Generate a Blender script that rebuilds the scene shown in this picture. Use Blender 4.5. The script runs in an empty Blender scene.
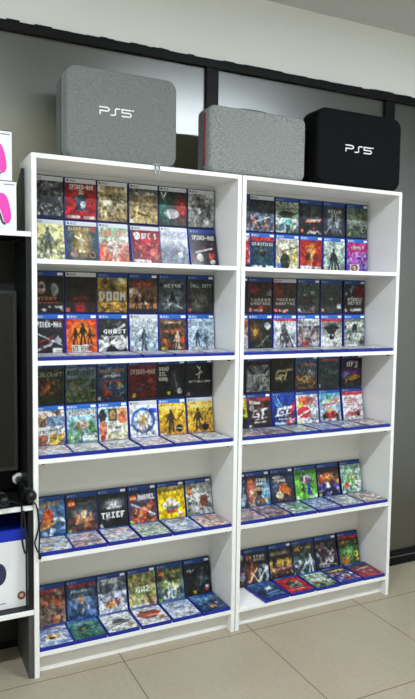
import bpy, bmesh, math, random
import numpy as np
from mathutils import Vector, Matrix
C = bpy.data.collections.new('shop'); bpy.context.scene.collection.children.link(C)
PI = math.pi
# ---------------------------------------------------------------- helpers
def lin(h):
    if isinstance(h, str):
        h = h.lstrip('#')
        if len(h) == 3: h = ''.join(c*2 for c in h)
        h = [int(h[i:i+2], 16)/255 for i in (0, 2, 4)]
    return [c/12.92 if c <= .04045 else ((c+.055)/1.055)**2.4 for c in h]
def mat(name, col, rough=.5, metal=0, coat=0, noise=None, bump=None, spec=.5, emit=None):
    m = bpy.data.materials.new(name); m.use_nodes = True
    nt = m.node_tree; b = nt.nodes['Principled BSDF']
    b.inputs['Base Color'].default_value = (*lin(col), 1)
    b.inputs['Roughness'].default_value = rough; b.inputs['Metallic'].default_value = metal
    b.inputs['Coat Weight'].default_value = coat; b.inputs['Coat Roughness'].default_value = .12
    b.inputs['Specular IOR Level'].default_value = spec
    tc = nt.nodes.new('ShaderNodeTexCoord')
    if noise:
        sc, c2, stretch = noise
        mp = nt.nodes.new('ShaderNodeMapping'); mp.inputs['Scale'].default_value = stretch
        nt.links.new(tc.outputs['Object'], mp.inputs['Vector'])
        n = nt.nodes.new('ShaderNodeTexNoise'); n.inputs['Scale'].default_value = sc; n.inputs['Detail'].default_value = 5
        nt.links.new(mp.outputs[0], n.inputs['Vector'])
        r = nt.nodes.new('ShaderNodeValToRGB'); r.color_ramp.elements[0].position = .35; r.color_ramp.elements[1].position = .65
        r.color_ramp.elements[0].color = (*lin(col), 1); r.color_ramp.elements[1].color = (*lin(c2), 1)
        nt.links.new(n.outputs['Fac'], r.inputs[0]); nt.links.new(r.outputs[0], b.inputs['Base Color'])
    if bump:
        sc, st = bump
        n = nt.nodes.new('ShaderNodeTexNoise'); n.inputs['Scale'].default_value = sc
        nt.links.new(tc.outputs['Object'], n.inputs['Vector'])
        bp = nt.nodes.new('ShaderNodeBump'); bp.inputs['Strength'].default_value = st; bp.inputs['Distance'].default_value = .002
        nt.links.new(n.outputs['Fac'], bp.inputs['Height']); nt.links.new(bp.outputs[0], b.inputs['Normal'])
    if emit:
        b.inputs['Emission Color'].default_value = (*lin(emit[0]), 1); b.inputs['Emission Strength'].default_value = emit[1]
    return m
def tag(o, label, cat, group=None):
    o['label'] = label; o['category'] = cat
    if group: o['group'] = group
    return o
def empty(name, loc, label, cat, group=None, rot=(0, 0, 0)):
    o = bpy.data.objects.new(name, None); C.objects.link(o); o.location = loc; o.rotation_euler = rot
    o.empty_display_size = .05
    return tag(o, label, cat, group)
def link(name, me, m, parent=None, loc=(0, 0, 0), rot=(0, 0, 0)):
    o = bpy.data.objects.new(name, me); C.objects.link(o)
    if m and not me.materials: me.materials.append(m)
    o.location = loc; o.rotation_euler = rot
    if parent: o.parent = parent
    return o
def obj(name, bm, m, parent=None, smooth=False, loc=(0, 0, 0), rot=(0, 0, 0)):
    me = bpy.data.meshes.new(name); bmesh.ops.recalc_face_normals(bm, faces=bm.faces); bm.to_mesh(me); bm.free()
    if smooth:
        for p in me.polygons: p.use_smooth = True
    return link(name, me, m, parent, loc, rot)
def box(x0, y0, z0, x1, y1, z1, bev=0, bm=None, seg=2):
    b = bmesh.new()
    bmesh.ops.create_cube(b, size=1)
    bmesh.ops.scale(b, vec=(x1-x0, y1-y0, z1-z0), verts=b.verts)
    bmesh.ops.translate(b, vec=((x0+x1)/2, (y0+y1)/2, (z0+z1)/2), verts=b.verts)
    if bev: bmesh.ops.bevel(b, geom=b.edges[:], offset=bev, segments=seg, affect='EDGES', profile=.5)
    if bm is None: return b
    me = bpy.data.meshes.new('t'); b.to_mesh(me); b.free(); bm.from_mesh(me); bpy.data.meshes.remove(me); return bm
def struct(name, bm, m, parent=None):
    o = obj(name, bm, m, parent)
    if not parent: o['kind'] = 'structure'
    return o
def tube(pts, r, n=8, smoothsub=4, bm=None):
    # catmull-rom through the points, then a swept ring; r a number or one per point
    P = [Vector(p) for p in pts]; R = r if isinstance(r, (list, tuple)) else [r]*len(P)
    Q = []; RR = []
    for i in range(len(P)-1):
        p0 = P[max(i-1, 0)]; p1 = P[i]; p2 = P[i+1]; p3 = P[min(i+2, len(P)-1)]
        for k in range(smoothsub):
            t = k/smoothsub
            Q.append(.5*((2*p1)+(p2-p0)*t+(2*p0-5*p1+4*p2-p3)*t*t+(3*p1-p0-3*p2+p3)*t**3)); RR.append(R[i]*(1-t)+R[i+1]*t)
    Q.append(P[-1]); RR.append(R[-1])
    b = bm or bmesh.new(); rings = []
    up = Vector((0.12, .3, .95))
    for i, q in enumerate(Q):
        d = (Q[min(i+1, len(Q)-1)]-Q[max(i-1, 0)]).normalized()
        a = d.cross(up)
        if a.length < .1: a = d.cross(Vector((1, 0, 0)))
        a.normalize(); c = d.cross(a)
        rings.append([b.verts.new(q+RR[i]*(math.cos(2*PI*k/n)*a+math.sin(2*PI*k/n)*c)) for k in range(n)])
    for i in range(len(rings)-1):
        for k in range(n): b.faces.new((rings[i][k], rings[i][(k+1) % n], rings[i+1][(k+1) % n], rings[i+1][k]))
    b.faces.new(rings[0]); b.faces.new(rings[-1][::-1])
    return b
def rrect(w, h, r, n=8):
    pts = []
    for cx, cz, a0 in ((w/2-r, h/2-r, 0), (-w/2+r, h/2-r, 90), (-w/2+r, -h/2+r, 180), (w/2-r, -h/2+r, 270)):
        for k in range(n+1):
            a = math.radians(a0+90*k/n); pts.append((cx+r*math.cos(a), cz+r*math.sin(a)))
    return pts
def pillow(w, h, y0, y1, r, e0, e1, puff=0, n=8):
    # slab in the xz plane from y0 (front) to y1, with rounded corners r and rounded rims e0 / e1
    b = bmesh.new(); L = []
    prof = []
    for k in range(6):
        a = PI/2*k/5; prof.append((y0+e0*(1-math.sin(a)), e0*(1-math.cos(a))))
    prof = [(y0+e0*(1-math.sin(a)), e0*(1-math.cos(a))) for a in [PI/2*(5-k)/5 for k in range(6)]] if e0 else [(y0, 0)]
    back = [(y1-e1*(1-math.cos(a)), e1*(1-math.sin(a))) for a in [PI/2*(5-k)/5 for k in range(6)]] if e1 else [(y1, 0)]
    back = [(y1-e1*(1-math.sin(a)), e1*(1-math.cos(a))) for a in [PI/2*k/5 for k in range(6)]] if e1 else [(y1, 0)]
    for y, ins in prof+back:
        L.append([b.verts.new((x, y, z)) for x, z in rrect(w-2*ins, h-2*ins, max(r-ins, .004), n)])
    N = len(L[0])
    for i in range(len(L)-1):
        for k in range(N): b.faces.new((L[i][k], L[i][(k+1) % N], L[i+1][(k+1) % N], L[i+1][k]))
    # crowned front
    cur = L[0]; ins0 = e0
    for s in (.12, .3, .55):
        nx = [b.verts.new((v.co.x*(1-s), y0-puff*(1-(1-s)**2), v.co.z*(1-s))) for v in L[0]]
        for k in range(N): b.faces.new((nx[k], nx[(k+1) % N], cur[(k+1) % N], cur[k]))
        cur = nx
    b.faces.new(cur); b.faces.new(L[-1][::-1])
    return b
# ---------------------------------------------------------------- materials
WHITE = mat('white_laminate', '#f1f1ee', .38, noise=(3, '#ececea', (1, 1, 6)))
BLACKLAM = mat('black_laminate', '#121314', .45, spec=.35)
SHELL = mat('blue_case_plastic', '#12268e', .32)
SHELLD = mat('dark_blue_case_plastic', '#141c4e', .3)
BLACKCASE = mat('black_case_plastic', '#101014', .35)
STICK = mat('white_sticker', '#f4f6fa', .5)
def cover_mat():
    m = bpy.data.materials.new('printed_cover'); m.use_nodes = True; nt = m.node_tree
    b = nt.nodes['Principled BSDF']; a = nt.nodes.new('ShaderNodeAttribute'); a.attribute_name = 'print'
    nt.links.new(a.outputs['Color'], b.inputs['Base Color'])
    b.inputs['Roughness'].default_value = .36; b.inputs['Specular IOR Level'].default_value = .35; b.inputs['Coat Weight'].default_value = .12; b.inputs['Coat Roughness'].default_value = .1
    return m
COVER = cover_mat()
# ---------------------------------------------------------------- lettering raster (3x5 font)
F = {'A':'757 5','B':0}
FONT = {'A':'010101111101101','B':'110101110101110','C':'011100100100011','D':'110101101101110','E':'111100110100111','F':'111100110100100',
'G':'011100101101011','H':'101101111101101','I':'111010010010111','J':'001001001101010','K':'101101110101101','L':'100100100100111',
'M':'101111111101101','N':'111101101101101','O':'111101101101111','P':'111101111100100','Q':'010101101111011','R':'110101110101101',
'S':'011100010001110','T':'111010010010010','U':'101101101101111','V':'101101101101010','W':'101101111111101','X':'101101010101101',
'Y':'101101010010010','Z':'111001010100111','2':'110001010100111','3':'111001011001111','4':'101101111001001','5':'111100110001110',
'6':'011100111101111',' ':'000000000000000','-':'000000111000000'}
F = None
H_, W_ = 62, 50
class Paint:
    def __init__(s, h=H_, w=W_, seed=0):
        s.h, s.w = h, w; s.a = np.zeros((h, w, 3)); s.rng = np.random.default_rng(seed); s.txt = np.zeros((h, w)); s.ink = .8
        yy, xx = np.mgrid[0:h, 0:w]; s.x = (xx+.5)/w*100; s.y = (yy+.5)/h*100
    def mix(s, m, c): m = np.clip(m, 0, 1)[..., None]; s.a = s.a*(1-m)+np.array(lin(c))*m
    def noise(s, sc):
        g = s.rng.random((int(sc)+3, int(sc)+3)); u = s.x/100*sc; v = s.y/100*sc*s.h/s.w*.8
        v = np.clip(v, 0, sc+1.9); i = u.astype(int); j = v.astype(int); fu = u-i; fv = v-j
        j = np.clip(j, 0, int(sc)+1)
        return (g[j, i]*(1-fu)+g[j, i+1]*fu)*(1-fv)+(g[j+1, i]*(1-fu)+g[j+1, i+1]*fu)*fv
    def grain(s):
        base = s.a.copy()
        for sc, am in ((8, .5), (15, .65), (24, .65), (32, .4)):
            s.a = s.a*np.clip(1+(s.noise(sc)-.5)*2*am, .15, 2.2)[..., None]
        # local colour jitter, as printed artwork has
        dy, dx = ((s.noise(9)-.5)*9).astype(int), ((s.noise(9)-.5)*9).astype(int)
        yy, xx = np.mgrid[0:s.h, 0:s.w]; j = s.a[np.clip(yy+dy, 0, s.h-1), np.clip(xx+dx, 0, s.w-1)]
        m = np.clip((s.noise(7)-.45)*5, 0, 1)[..., None]*.6
        keep = s.txt[..., None]
        s.a = np.clip((s.a*(1-m)+j*m)*(1-keep)+base*keep, 0, 1)
    def op(s, o):
        k = o[0]
        if k == 'g':
            t = (s.y/100)[..., None]; s.a = np.array(lin(o[1]))*(1-t)+np.array(lin(o[2]))*t
        elif k == 'n':
            sc, amt, c = o[1:4]; reg = o[4] if len(o) > 4 else (0, 0, 100, 100)
            m = np.clip((s.noise(sc)-(1-amt))*6, 0, 1)
            m = m*np.clip((s.x-reg[0])/4+1, 0, 1)*np.clip((reg[2]-s.x)/4+1, 0, 1)*np.clip((s.y-reg[1])/4+1, 0, 1)*np.clip((reg[3]-s.y)/4+1, 0, 1)
            s.mix(m*.9, c)
        elif k == 'e':
            x, y, rx, ry, c = o[1:6]; d = np.sqrt(((s.x-x)/rx)**2+((s.y-y)/ry)**2); s.mix((1-d)*min(rx, ry)/2+.5, c)
        elif k == 'h':      # soft halo
            x, y, rx, ry, c = o[1:6]; d = ((s.x-x)/rx)**2+((s.y-y)/ry)**2; s.mix(np.exp(-d*1.5), c)
        elif k == 'o':      # ring
            x, y, r, w, c = o[1:6]; d = np.sqrt((s.x-x)**2+((s.y-y)*1.15)**2); s.mix((w/2-abs(d-r))/2+.5, c)
        elif k == 'r':
            x0, y0, x1, y1, c = o[1:6]
            s.mix(np.minimum(np.minimum(s.x-x0, x1-s.x), np.minimum(s.y-y0, y1-s.y))/2+.5, c)
        elif k == 'l':
            x0, y0, x1, y1, w, c = o[1:7]; dx, dy = x1-x0, y1-y0; t = np.clip(((s.x-x0)*dx+(s.y-y0)*dy)/(dx*dx+dy*dy), 0, 1)
            d = np.hypot(s.x-x0-t*dx, s.y-y0-t*dy); s.mix((w/2-d)/2+.5, c)
        elif k == 'f':      # a plain standing figure, feet at y
            x, y, h, c = o[1:5]
            for q in (('e', x, y-h*.9, h*.075, h*.09, c), ('e', x, y-h*.62, h*.15, h*.23, c), ('l', x-h*.05, y-h*.45, x-h*.13, y, h*.11, c), ('l', x+h*.05, y-h*.45, x+h*.12, y, h*.11, c),
                      ('l', x-h*.1, y-h*.72, x-h*.24, y-h*.42, h*.08, c), ('l', x+h*.1, y-h*.72, x+h*.25, y-h*.45, h*.08, c)): s.op(q)
        elif k == 'k':      # an unreadable title: uneven strokes
            x, y, w, h, c = o[1:6]; n = int(w/5)
            for i in range(n):
                xx = x-w/2+(i+.5)*w/n; q = s.rng.random(3)
                s.op(('l', xx, y-h/2*(.5+q[0]*.5), xx+w/n*(q[1]-.5)*.8, y+h/2*(.5+q[2]*.5), max(2, w/n*.4), c))
            s.op(('l', x-w/2, y+h*.05, x+w/2, y-h*.05, 2, c))
        elif k == 't':      # words, centred at x, y, fitted to w x h
            x, y, w, h, txt, c = o[1:7]; n = len(txt)*4-1
            u = (s.x-(x-w/2))/w*n; v = (s.y-(y-h/2))/h*5
            ss = np.zeros(s.x.shape)
            for du in (-.25, .25):
                for dv in (-.25, .25):
                    U = u+du*n/w*2; V = v+dv*5/h*1.6; ui = np.floor(U).astype(int); vi = np.floor(V).astype(int)
                    ok = (ui >= 0) & (ui < n) & (vi >= 0) & (vi < 5)
                    for a_, b_ in zip(*np.nonzero(ok)):
                        ch, cc = divmod(ui[a_, b_], 4)
                        if cc < 3 and FONT[txt[ch]][vi[a_, b_]*3+cc] == '1': ss[a_, b_] += .25
            s.mix(ss*1.2, c); s.txt = np.maximum(s.txt, np.clip((np.abs(s.x-x) < w/2+2)*(np.abs(s.y-y) < h/2+1)*.9, 0, 1))
def grid_mesh(name, P, x0, x1, z0, z1, y):
    h, w = P.h, P.w; xs = np.linspace(x0, x1, w); zs = np.linspace(z1, z0, h)
    co = np.zeros((h, w, 3)); co[..., 0] = xs[None]; co[..., 1] = y; co[..., 2] = zs[:, None]
    idx = np.arange(h*w).reshape(h, w)
    f = np.stack([idx[:-1, :-1], idx[1:, :-1], idx[1:, 1:], idx[:-1, 1:]], -1).reshape(-1, 4)
    me = bpy.data.meshes.new(name); me.vertices.add(h*w); me.vertices.foreach_set('co', co.ravel())
    me.loops.add(f.size); me.loops.foreach_set('vertex_index', f.ravel()); me.polygons.add(len(f))
    me.polygons.foreach_set('loop_start', np.arange(0, f.size, 4)); me.update()
    a = me.color_attributes.new('print', 'FLOAT_COLOR', 'POINT'); d = np.ones((h*w, 4)); d[:, :3] = (P.a*P.ink).reshape(-1, 3)
    a.data.foreach_set('color', d.ravel()); me.materials.append(COVER); return me
# ---------------------------------------------------------------- the game case
CW, CT, CH = .1335, .014, .170
def shell_mesh(m):
    b = box(0, 0, 0, CW, CT, CH, .0022)
    # the lip between the two halves and the thumb notch
    box(.004, CT*.44, -.0006, CW-.004, CT*.56, CH+.0006, 0, b)
    box(CW-.0003, CT*.3, CH*.42, CW+.0005, CT*.7, CH*.58, 0, b)
    me = bpy.data.meshes.new('case_shell'); b.to_mesh(me); b.free(); me.materials.append(m); return me
SH = {'b': shell_mesh(SHELL), 'd': shell_mesh(SHELLD), 'k': shell_mesh(BLACKCASE)}
def banner(kind):
    p = Paint(10, 50)
    if kind == '5': p.op(('g', '#e9ebee', '#d9dce2')); p.op(('t', 25, 52, 17, 52, 'PS5', '#22242a')); p.op(('e', 8, 50, 3.5, 26, '#33353c'))
    elif kind == '4': p.op(('g', '#2c7bd8', '#1f62c6')); p.op(('t', 25, 52, 17, 52, 'PS4', '#e8f2ff')); p.op(('e', 8, 50, 3.5, 26, '#e8f2ff'))
    else: p.op(('g', '#2650a4', '#1d418f')); p.op(('t', 25, 52, 17, 52, 'PS4', '#8fb0e4')); p.op(('e', 8, 50, 3.5, 24, '#8fb0e4'))
    return grid_mesh('console_banner', p, .0045, CW-.003, CH-.0215, CH-.004, -.0009)
BN = {k: banner(k) for k in '45d'}
def sticker_mesh(w=.021):
    b = box(CW-.006-w, -.0016, CH-.018, CW-.006, -.0008, CH-.0075); me = bpy.data.meshes.new('price_sticker'); b.to_mesh(me); b.free(); me.materials.append(STICK); return me
STK = sticker_mesh()
ORD = ['first', 'second', 'third', 'fourth', 'fifth', 'sixth']
SHF = ['top', 'second', 'third', 'fourth', 'bottom']
cnt = [0]
def game_case(look, ops, bn, sh, loc, lean, place, group, yaw=0, roll=0, sticker=False):
    cnt[0] += 1
    r = empty('game_case', loc, look+' game case, '+place, 'game case', group, rot=(-lean, roll, yaw))
    link('case_shell', SH[sh], None, r)
    P = Paint(seed=cnt[0])
    for o in ops: P.op(o)
    P.grain()
    top = CH-.0215 if bn else CH-.004
    s = link('cover_sheet', grid_mesh('cover_sheet', P, .0045, CW-.003, .0045, top, -.0009), None, r)
    if bn: link('console_banner', BN[bn], None, s)
    if sticker: link('price_sticker', STK, None, s)
    return r
# ---------------------------------------------------------------- cover designs (generic stand-ins in each cover's own colours, some flats paled for glare)
W='#f2f2f2'; K='#0c0c10'
def age(c='#d8b020', x=8, y=93): return ('r', x-5, y-5, x+5, y+5, c)
DES = {}
DES['L1u'] = [
 ('charcoal mottled grey', '5', [('g','#2c2e33','#3c3e44'),('n',9,.5,'#7d8084'),('n',14,.4,'#1b1c20'),('n',16,.35,'#c3c6c9',(0,70,100,100)),('r',0,94,100,100,'#1f2348')]),
 ('red cover with white title', '5', [('g','#7c1216','#c5202c'),('n',6,.35,'#a51824'),('t',52,11,76,12,'SPIDER-MAN','#f4e9e9'),('t',52,25,14,9,'2','#f4e9e9'),('e',50,53,19,23,'#2c3d52'),('l',30,38,70,76,7,'#3d5468'),('l',70,38,28,80,6,'#1b2636'),('e',58,58,9,9,'#c3cbd3'),('r',4,90,48,97,'#e9dcdc'),('r',60,90,96,97,'#d8c8cc')]),
 ('tan and olive battle', '5', [('g','#d6cdb0','#7b6b44'),('n',8,.5,'#a08a5a'),('k',50,28,80,16,'#2a2418'),('n',12,.45,'#55482c',(0,40,100,90)),('e',34,48,16,9,'#e0d8bc'),('n',14,.4,'#c9b88a',(0,60,100,100))]),
 ('sand brown with pale helmet', '5', [('g','#47464a','#cdb77f'),('k',50,14,70,10,'#c4c2bd'),('h',50,60,40,26,'#d9b874'),('e',50,52,18,14,'#8a7a5e'),('n',12,.4,'#6a5334',(0,45,100,100)),('l',30,70,72,80,5,'#3c2f1f'),age('#e0e0d8')]),
 ('dark green and red, white V', '5', [('g','#1c2a29','#2a3230'),('l',8,5,16,22,4,W),('l',24,5,16,22,4,W),('h',20,60,26,40,'#2f7465'),('h',82,52,24,32,'#c5302c'),('e',46,66,26,14,'#d9dad8'),('n',12,.35,'#1c1c1e',(10,55,90,85)),('n',13,.5,'#3b4446',(0,82,100,100))]),
 ('silver grey with dark head', '5', [('g','#b9b9b8','#8b8c8c'),('h',50,50,28,38,'#343638'),('n',10,.45,'#5c5e60',(15,10,85,90)),('k',50,15,50,10,'#3a3c3e'),('e',44,52,5,7,'#e7e7e4'),('e',72,80,12,10,'#e3e1dd'),('n',14,.35,'#191a1c',(25,40,75,80))])]
DES['L1l'] = [
 ('pale yellow with grey figure', '5', [('g','#e8e4ac','#c9c68c'),('h',20,20,34,26,'#efe68a'),('h',82,30,22,40,'#f0e9a0'),('f',48,88,80,'#5a6460'),('n',12,.5,'#6e7872',(10,45,95,100)),('n',15,.4,'#e3e4d8',(0,80,100,100))]),
 ('teal-grey with golden glow', '5', [('g','#34505a','#26414a'),('t',48,10,80,8,'ELDEN RING','#d9c27a'),('h',48,48,26,36,'#e6b549'),('f',48,74,52,'#e9dfb8'),('l',28,30,66,52,4,'#f4ead0'),('e',24,82,12,10,'#b48a88'),('e',82,82,15,12,'#2c2118'),('o',82,82,9,2,'#c9a86a'),('e',86,8,10,9,'#b3433e')]),
 ('green orange and white striped', '5', [('g','#8ec8a4','#d84c30'),('t',50,16,84,18,'FAR CRY','#d8481c'),('l',0,34,100,30,9,'#d3e6c8'),('h',50,52,26,20,'#f0e8dc'),('n',9,.5,'#d33f30',(0,50,100,92)),('f',52,96,60,'#f0d8cc'),('n',14,.3,'#2b6a4c',(0,30,100,100))]),
 ('crimson cover with white fight title', '5', [('g','#7a1020','#4c0c18'),('h',60,50,50,50,'#c9283a'),('e',20,18,12,11,W),('t',62,18,52,17,'UFC 5',W),('n',10,.45,'#e27a70',(10,40,90,90)),('n',13,.4,'#3b0810',(0,50,100,100)),('r',4,90,60,97,'#e8e0e0')]),
 ('pale grey-blue with curved blade', '5', [('g','#aab2c4','#7c869a'),('t',50,20,76,12,'SPIDER-MAN','#283044'),('h',30,60,30,34,'#3f4a60'),('l',62,30,88,50,6,'#39435a'),('l',88,50,80,86,6,'#39435a'),('n',9,.45,'#56627a',(10,40,90,95)),('e',70,70,10,10,'#e9edf2')]),
 ('black cover with white title', 'd', [('g','#23242c','#15161c'),('t',50,14,82,14,'SPIDER-MAN','#f2f0f0'),('n',9,.4,'#5b2530',(0,30,100,90)),('l',20,60,84,46,4,'#e7e7ea'),('e',34,76,12,12,'#d9d2c4'),('e',76,72,9,12,'#c14848'),('e',80,90,11,7,'#d8d8dc')])]
DES['L2u'] = [
 ('black with two masked heads', 'd', [('g','#15181d','#0e1014'),('e',30,34,13,17,'#a28b84'),('e',72,38,11,17,'#8b9394'),('e',30,30,8,5,'#1a1c22'),('t',40,62,74,10,'PAYDAY','#c77a4c'),('l',10,74,92,74,4,'#6c2c1c'),('n',13,.4,'#c9c6c4',(5,85,95,100))]),
 ('near-black with dim red title', '5', [('g','#1a1214','#231416'),('k',50,60,50,10,'#8c1c1c'),('h',50,96,16,20,'#c22024'),('n',7,.3,'#2e1c1e'),age('#d9787c')]),
 ('yellow-brown with bold white title', 'd', [('g','#c2a040','#7a5c28'),('n',7,.4,'#3a3024'),('h',50,30,22,30,'#20231e'),('t',50,53,88,24,'DOOM','#e9e6dc'),('n',11,.5,'#d4a03c',(0,68,100,100)),('h',80,10,20,12,'#eddba4'),('n',14,.4,'#2a251e',(10,70,100,100))]),
 ('orange sky with three dark figures', 'd', [('g','#2c333c','#b57c4c'),('r',10,12,90,22,'#8c2a20'),('k',50,17,70,7,'#cc4c34'),('n',8,.4,'#e0c8a8',(0,30,60,75)),('f',26,92,44,'#181a1e'),('f',52,92,50,'#181a1e'),('f',78,92,44,'#181a1e'),('r',0,88,100,100,'#1a1c20')]),
 ('grey-black with lone dark figure', 'd', [('g','#4b5560','#20262c'),('t',50,20,60,10,'METRO','#e3e6ea'),('h',50,62,36,20,'#a5b2ba'),('f',50,88,52,'#0e1114'),('l',50,70,14,92,3,'#c6d0d6'),('l',50,70,88,90,3,'#c6d0d6'),('n',12,.35,'#12161a')]),
 ('dark khaki with pale title', 'd', [('g','#2f322e','#1e1f1c'),('t',50,18,78,10,'CALL DUTY','#c6cac2'),('h',45,60,30,28,'#6f7066'),('n',11,.45,'#3f4038',(10,35,90,90)),age('#b94a3c')])]
DES['L2l'] = [
 ('black with red streaks', '4', [('g','#23262c','#1b1c22'),('t',48,16,84,14,'SPIDER-MAN','#f0eef0'),('l',8,70,62,50,5,'#a8353c'),('l',12,40,90,72,4,'#bfc3cc'),('l',4,92,60,68,6,'#c7c9d2'),('e',80,60,10,9,'#b9bcc6'),('n',10,.3,'#6a2028'),('r',62,82,92,94,'#e6e6ea')]),
 ('bright orange-red western', '4', [('g','#d6352c','#e0681f'),('h',52,40,36,32,'#f4a429'),('f',30,74,50,'#3b1614'),('f',54,72,60,'#2b1010'),('f',76,74,46,'#42201a'),('r',18,74,82,94,'#f0ece4'),('t',46,84,52,15,'RED DEAD','#27201f'),('r',72,76,84,92,'#cf2a24')]),
 ('black and white brush-stroke', '4', [('g','#2c2d2f','#17181a'),('n',7,.55,'#e6e6e4',(0,50,100,100)),('l',56,38,88,18,8,'#dcdcda'),('e',74,70,20,20,'#d8d8d6'),('l',10,88,60,60,8,'#eeeeec'),('n',12,.3,'#6b6c6c'),('t',56,37,76,11,'GHOST','#f6f6f4'),('l',24,52,86,50,2,W)]),
 ('pale blue with cloaked figure', '5', [('g','#dfe9f2','#a8bccb'),('t',50,14,60,8,'ASSASSINS','#8895a4'),('t',50,27,84,8,'VALHALLA','#7b8796'),('f',50,92,62,'#3d4a5a'),('l',50,50,84,62,5,'#6a7b8c'),('n',10,.4,'#7890a6',(0,55,100,100)),age('#c88a90')]),
 ('dark brown with orange glow crew', '4', [('g','#5e4638','#2e2220'),('k',50,12,60,10,'#d8b090'),('n',8,.5,'#c9692e',(10,35,90,90)),('n',12,.4,'#22232a'),('f',40,85,50,'#24262c'),('f',66,88,50,'#d0b8a0'),('e',82,64,10,10,'#e0603c'),('e',20,90,10,7,'#e0b429')]),
 ('light icy blue with two figures', '4', [('g','#bcd6ee','#e2edf6'),('t',50,16,74,12,'GOD OF WAR','#5a7796'),('h',50,60,42,30,'#8fb2d2'),('f',36,84,52,'#2c3c50'),('f',66,86,38,'#3e4a58'),('n',12,.4,'#f4f8fc',(0,78,100,100))])]
DES['L3u'] = [
 ('dark cover with orange block figures', 'd', [('g','#2a2c20','#1d241a'),('t',50,18,88,12,'MINECRAFT','#a2a09a'),('n',10,.5,'#b35a34',(10,30,70,75)),('n',12,.4,'#3c4c2c')]),
 ('dim green block landscape', 'd', [('g','#6d8090','#4b6036'),('t',50,16,88,12,'MINECRAFT','#33302c'),('n',9,.5,'#3d5a2a',(0,35,100,90)),('n',12,.35,'#7a4a38',(20,40,80,80)),('n',13,.3,'#8d9a6c',(0,60,100,100))]),
 ('dim blue with orange block monster', 'd', [('g','#32557c','#22304a'),('t',50,14,82,10,'MINECRAFT','#c68838'),('k',50,28,60,7,'#d6dade'),('n',9,.5,'#b5482c',(20,40,75,88)),('e',74,54,8,7,'#d9d46a'),('n',14,.3,'#70b0c8'),age('#e6e6e6')]),
 ('deep red with pale title', 'd', [('g','#7c1c22','#5a1418'),('t',50,20,86,14,'SPIDER-MAN','#cfc6c6'),('h',50,60,30,26,'#30101a'),('l',20,82,74,52,5,'#28354e'),('l',30,52,90,70,4,'#933036'),age('#d9cf42',20,88),('e',80,48,9,8,'#a04048')]),
 ('black with stacked white words', 'd', [('g','#14181b','#0e1113'),('t',22,14,34,11,'DEAD',W),('t',18,29,26,11,'ISL',W),('t',20,44,30,11,'AND',W),('h',66,50,20,36,'#39444a'),('l',60,30,72,78,4,'#74828a'),age('#d9cf42',40,88),('e',80,82,9,9,'#cdd2d8')]),
 ('black with thin white swirl', 'd', [('g','#16181c','#121417'),('l',40,8,60,28,3,'#dcdcdc'),('l',60,28,36,36,3,'#d0d0d0'),('l',52,12,48,46,2.5,'#e8e8e8'),('k',50,56,84,6,'#cfcfcf'),('n',10,.25,'#2c3036'),age('#a9a9a9')])]
DES['L3l'] = [
 ('pale city-collage', '4', [('g','#e8d8c0','#e0e6ec'),('r',2,20,40,46,'#d7a24a'),('r',42,18,98,44,'#7d9cc0'),('r',4,68,44,96,'#b5603c'),('r',48,66,98,96,'#d6b34a'),('n',10,.45,'#4d6a8a'),('n',13,.35,'#6a3a2c'),('r',16,46,82,66,'#f6f6f4'),('k',48,56,54,14,'#30343a')]),
 ('light green-blue block landscape', '4', [('g','#9cc4e8','#7cab68'),('r',4,6,96,20,'#e6e9ec'),('t',50,13,84,11,'MINECRAFT','#454038'),('n',9,.5,'#4d8a3c',(0,34,100,90)),('e',50,46,22,13,'#c19a84'),('n',12,.4,'#3c6a8a',(0,60,100,100)),('n',14,.3,'#d5dfc0'),('r',50,76,92,90,'#e8ebe6')]),
 ('comic-panel collage with white title', '4', [('g','#cfe4d8','#e6d8b4'),('r',2,4,32,50,'#a7cbd2'),('e',14,26,12,20,'#28323a'),('r',34,6,64,42,'#3c4a36'),('e',49,24,10,14,'#c49468'),('r',66,4,98,50,'#e0a078'),('e',82,34,12,20,'#c06a48'),('e',16,64,14,24,'#e08a6a'),('r',28,48,82,72,'#f4f2ea'),('k',55,60,46,16,'#3f4438'),('e',14,88,9,8,'#b33c38'),('n',12,.4,'#8a9a58',(30,74,98,98))]),
 ('white with big blue ring', '5', [('g','#f0f2f6','#e3e8ee'),('o',48,46,38,10,'#2f6ec2'),('o',48,46,30,3,'#a6c4e8'),('f',50,78,54,'#a8845c'),('r',70,12,98,26,'#2443b8'),('n',12,.5,'#39404a',(22,62,80,88)),('r',16,88,90,97,'#c9d0da'),('e',46,44,8,10,'#d8b44a')]),
 ('golden yellow with dark fighters', '4', [('g','#f0c83c','#c68a1e'),('t',50,14,76,9,'MORTAL','#fbeeb0'),('f',44,86,68,'#3b3022'),('n',10,.45,'#4d3a20',(20,35,75,88)),('l',70,50,92,26,5,'#5a4424'),('e',72,78,14,12,'#15151a'),('r',4,88,24,97,'#e6ddc4'),('l',60,78,84,78,2,'#cfc7b8')]),
 ('golden yellow dark-fighter, grey bannered', '5', [('g','#f4cf48','#c99026'),('t',50,14,76,9,'MORTAL','#fdf2bc'),('f',40,86,68,'#453624'),('n',10,.45,'#503c22',(16,35,72,88)),('l',66,50,88,26,5,'#5a4424'),('e',68,78,14,12,'#17171c'),('n',13,.3,'#a8452c',(60,50,100,80))])]
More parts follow.
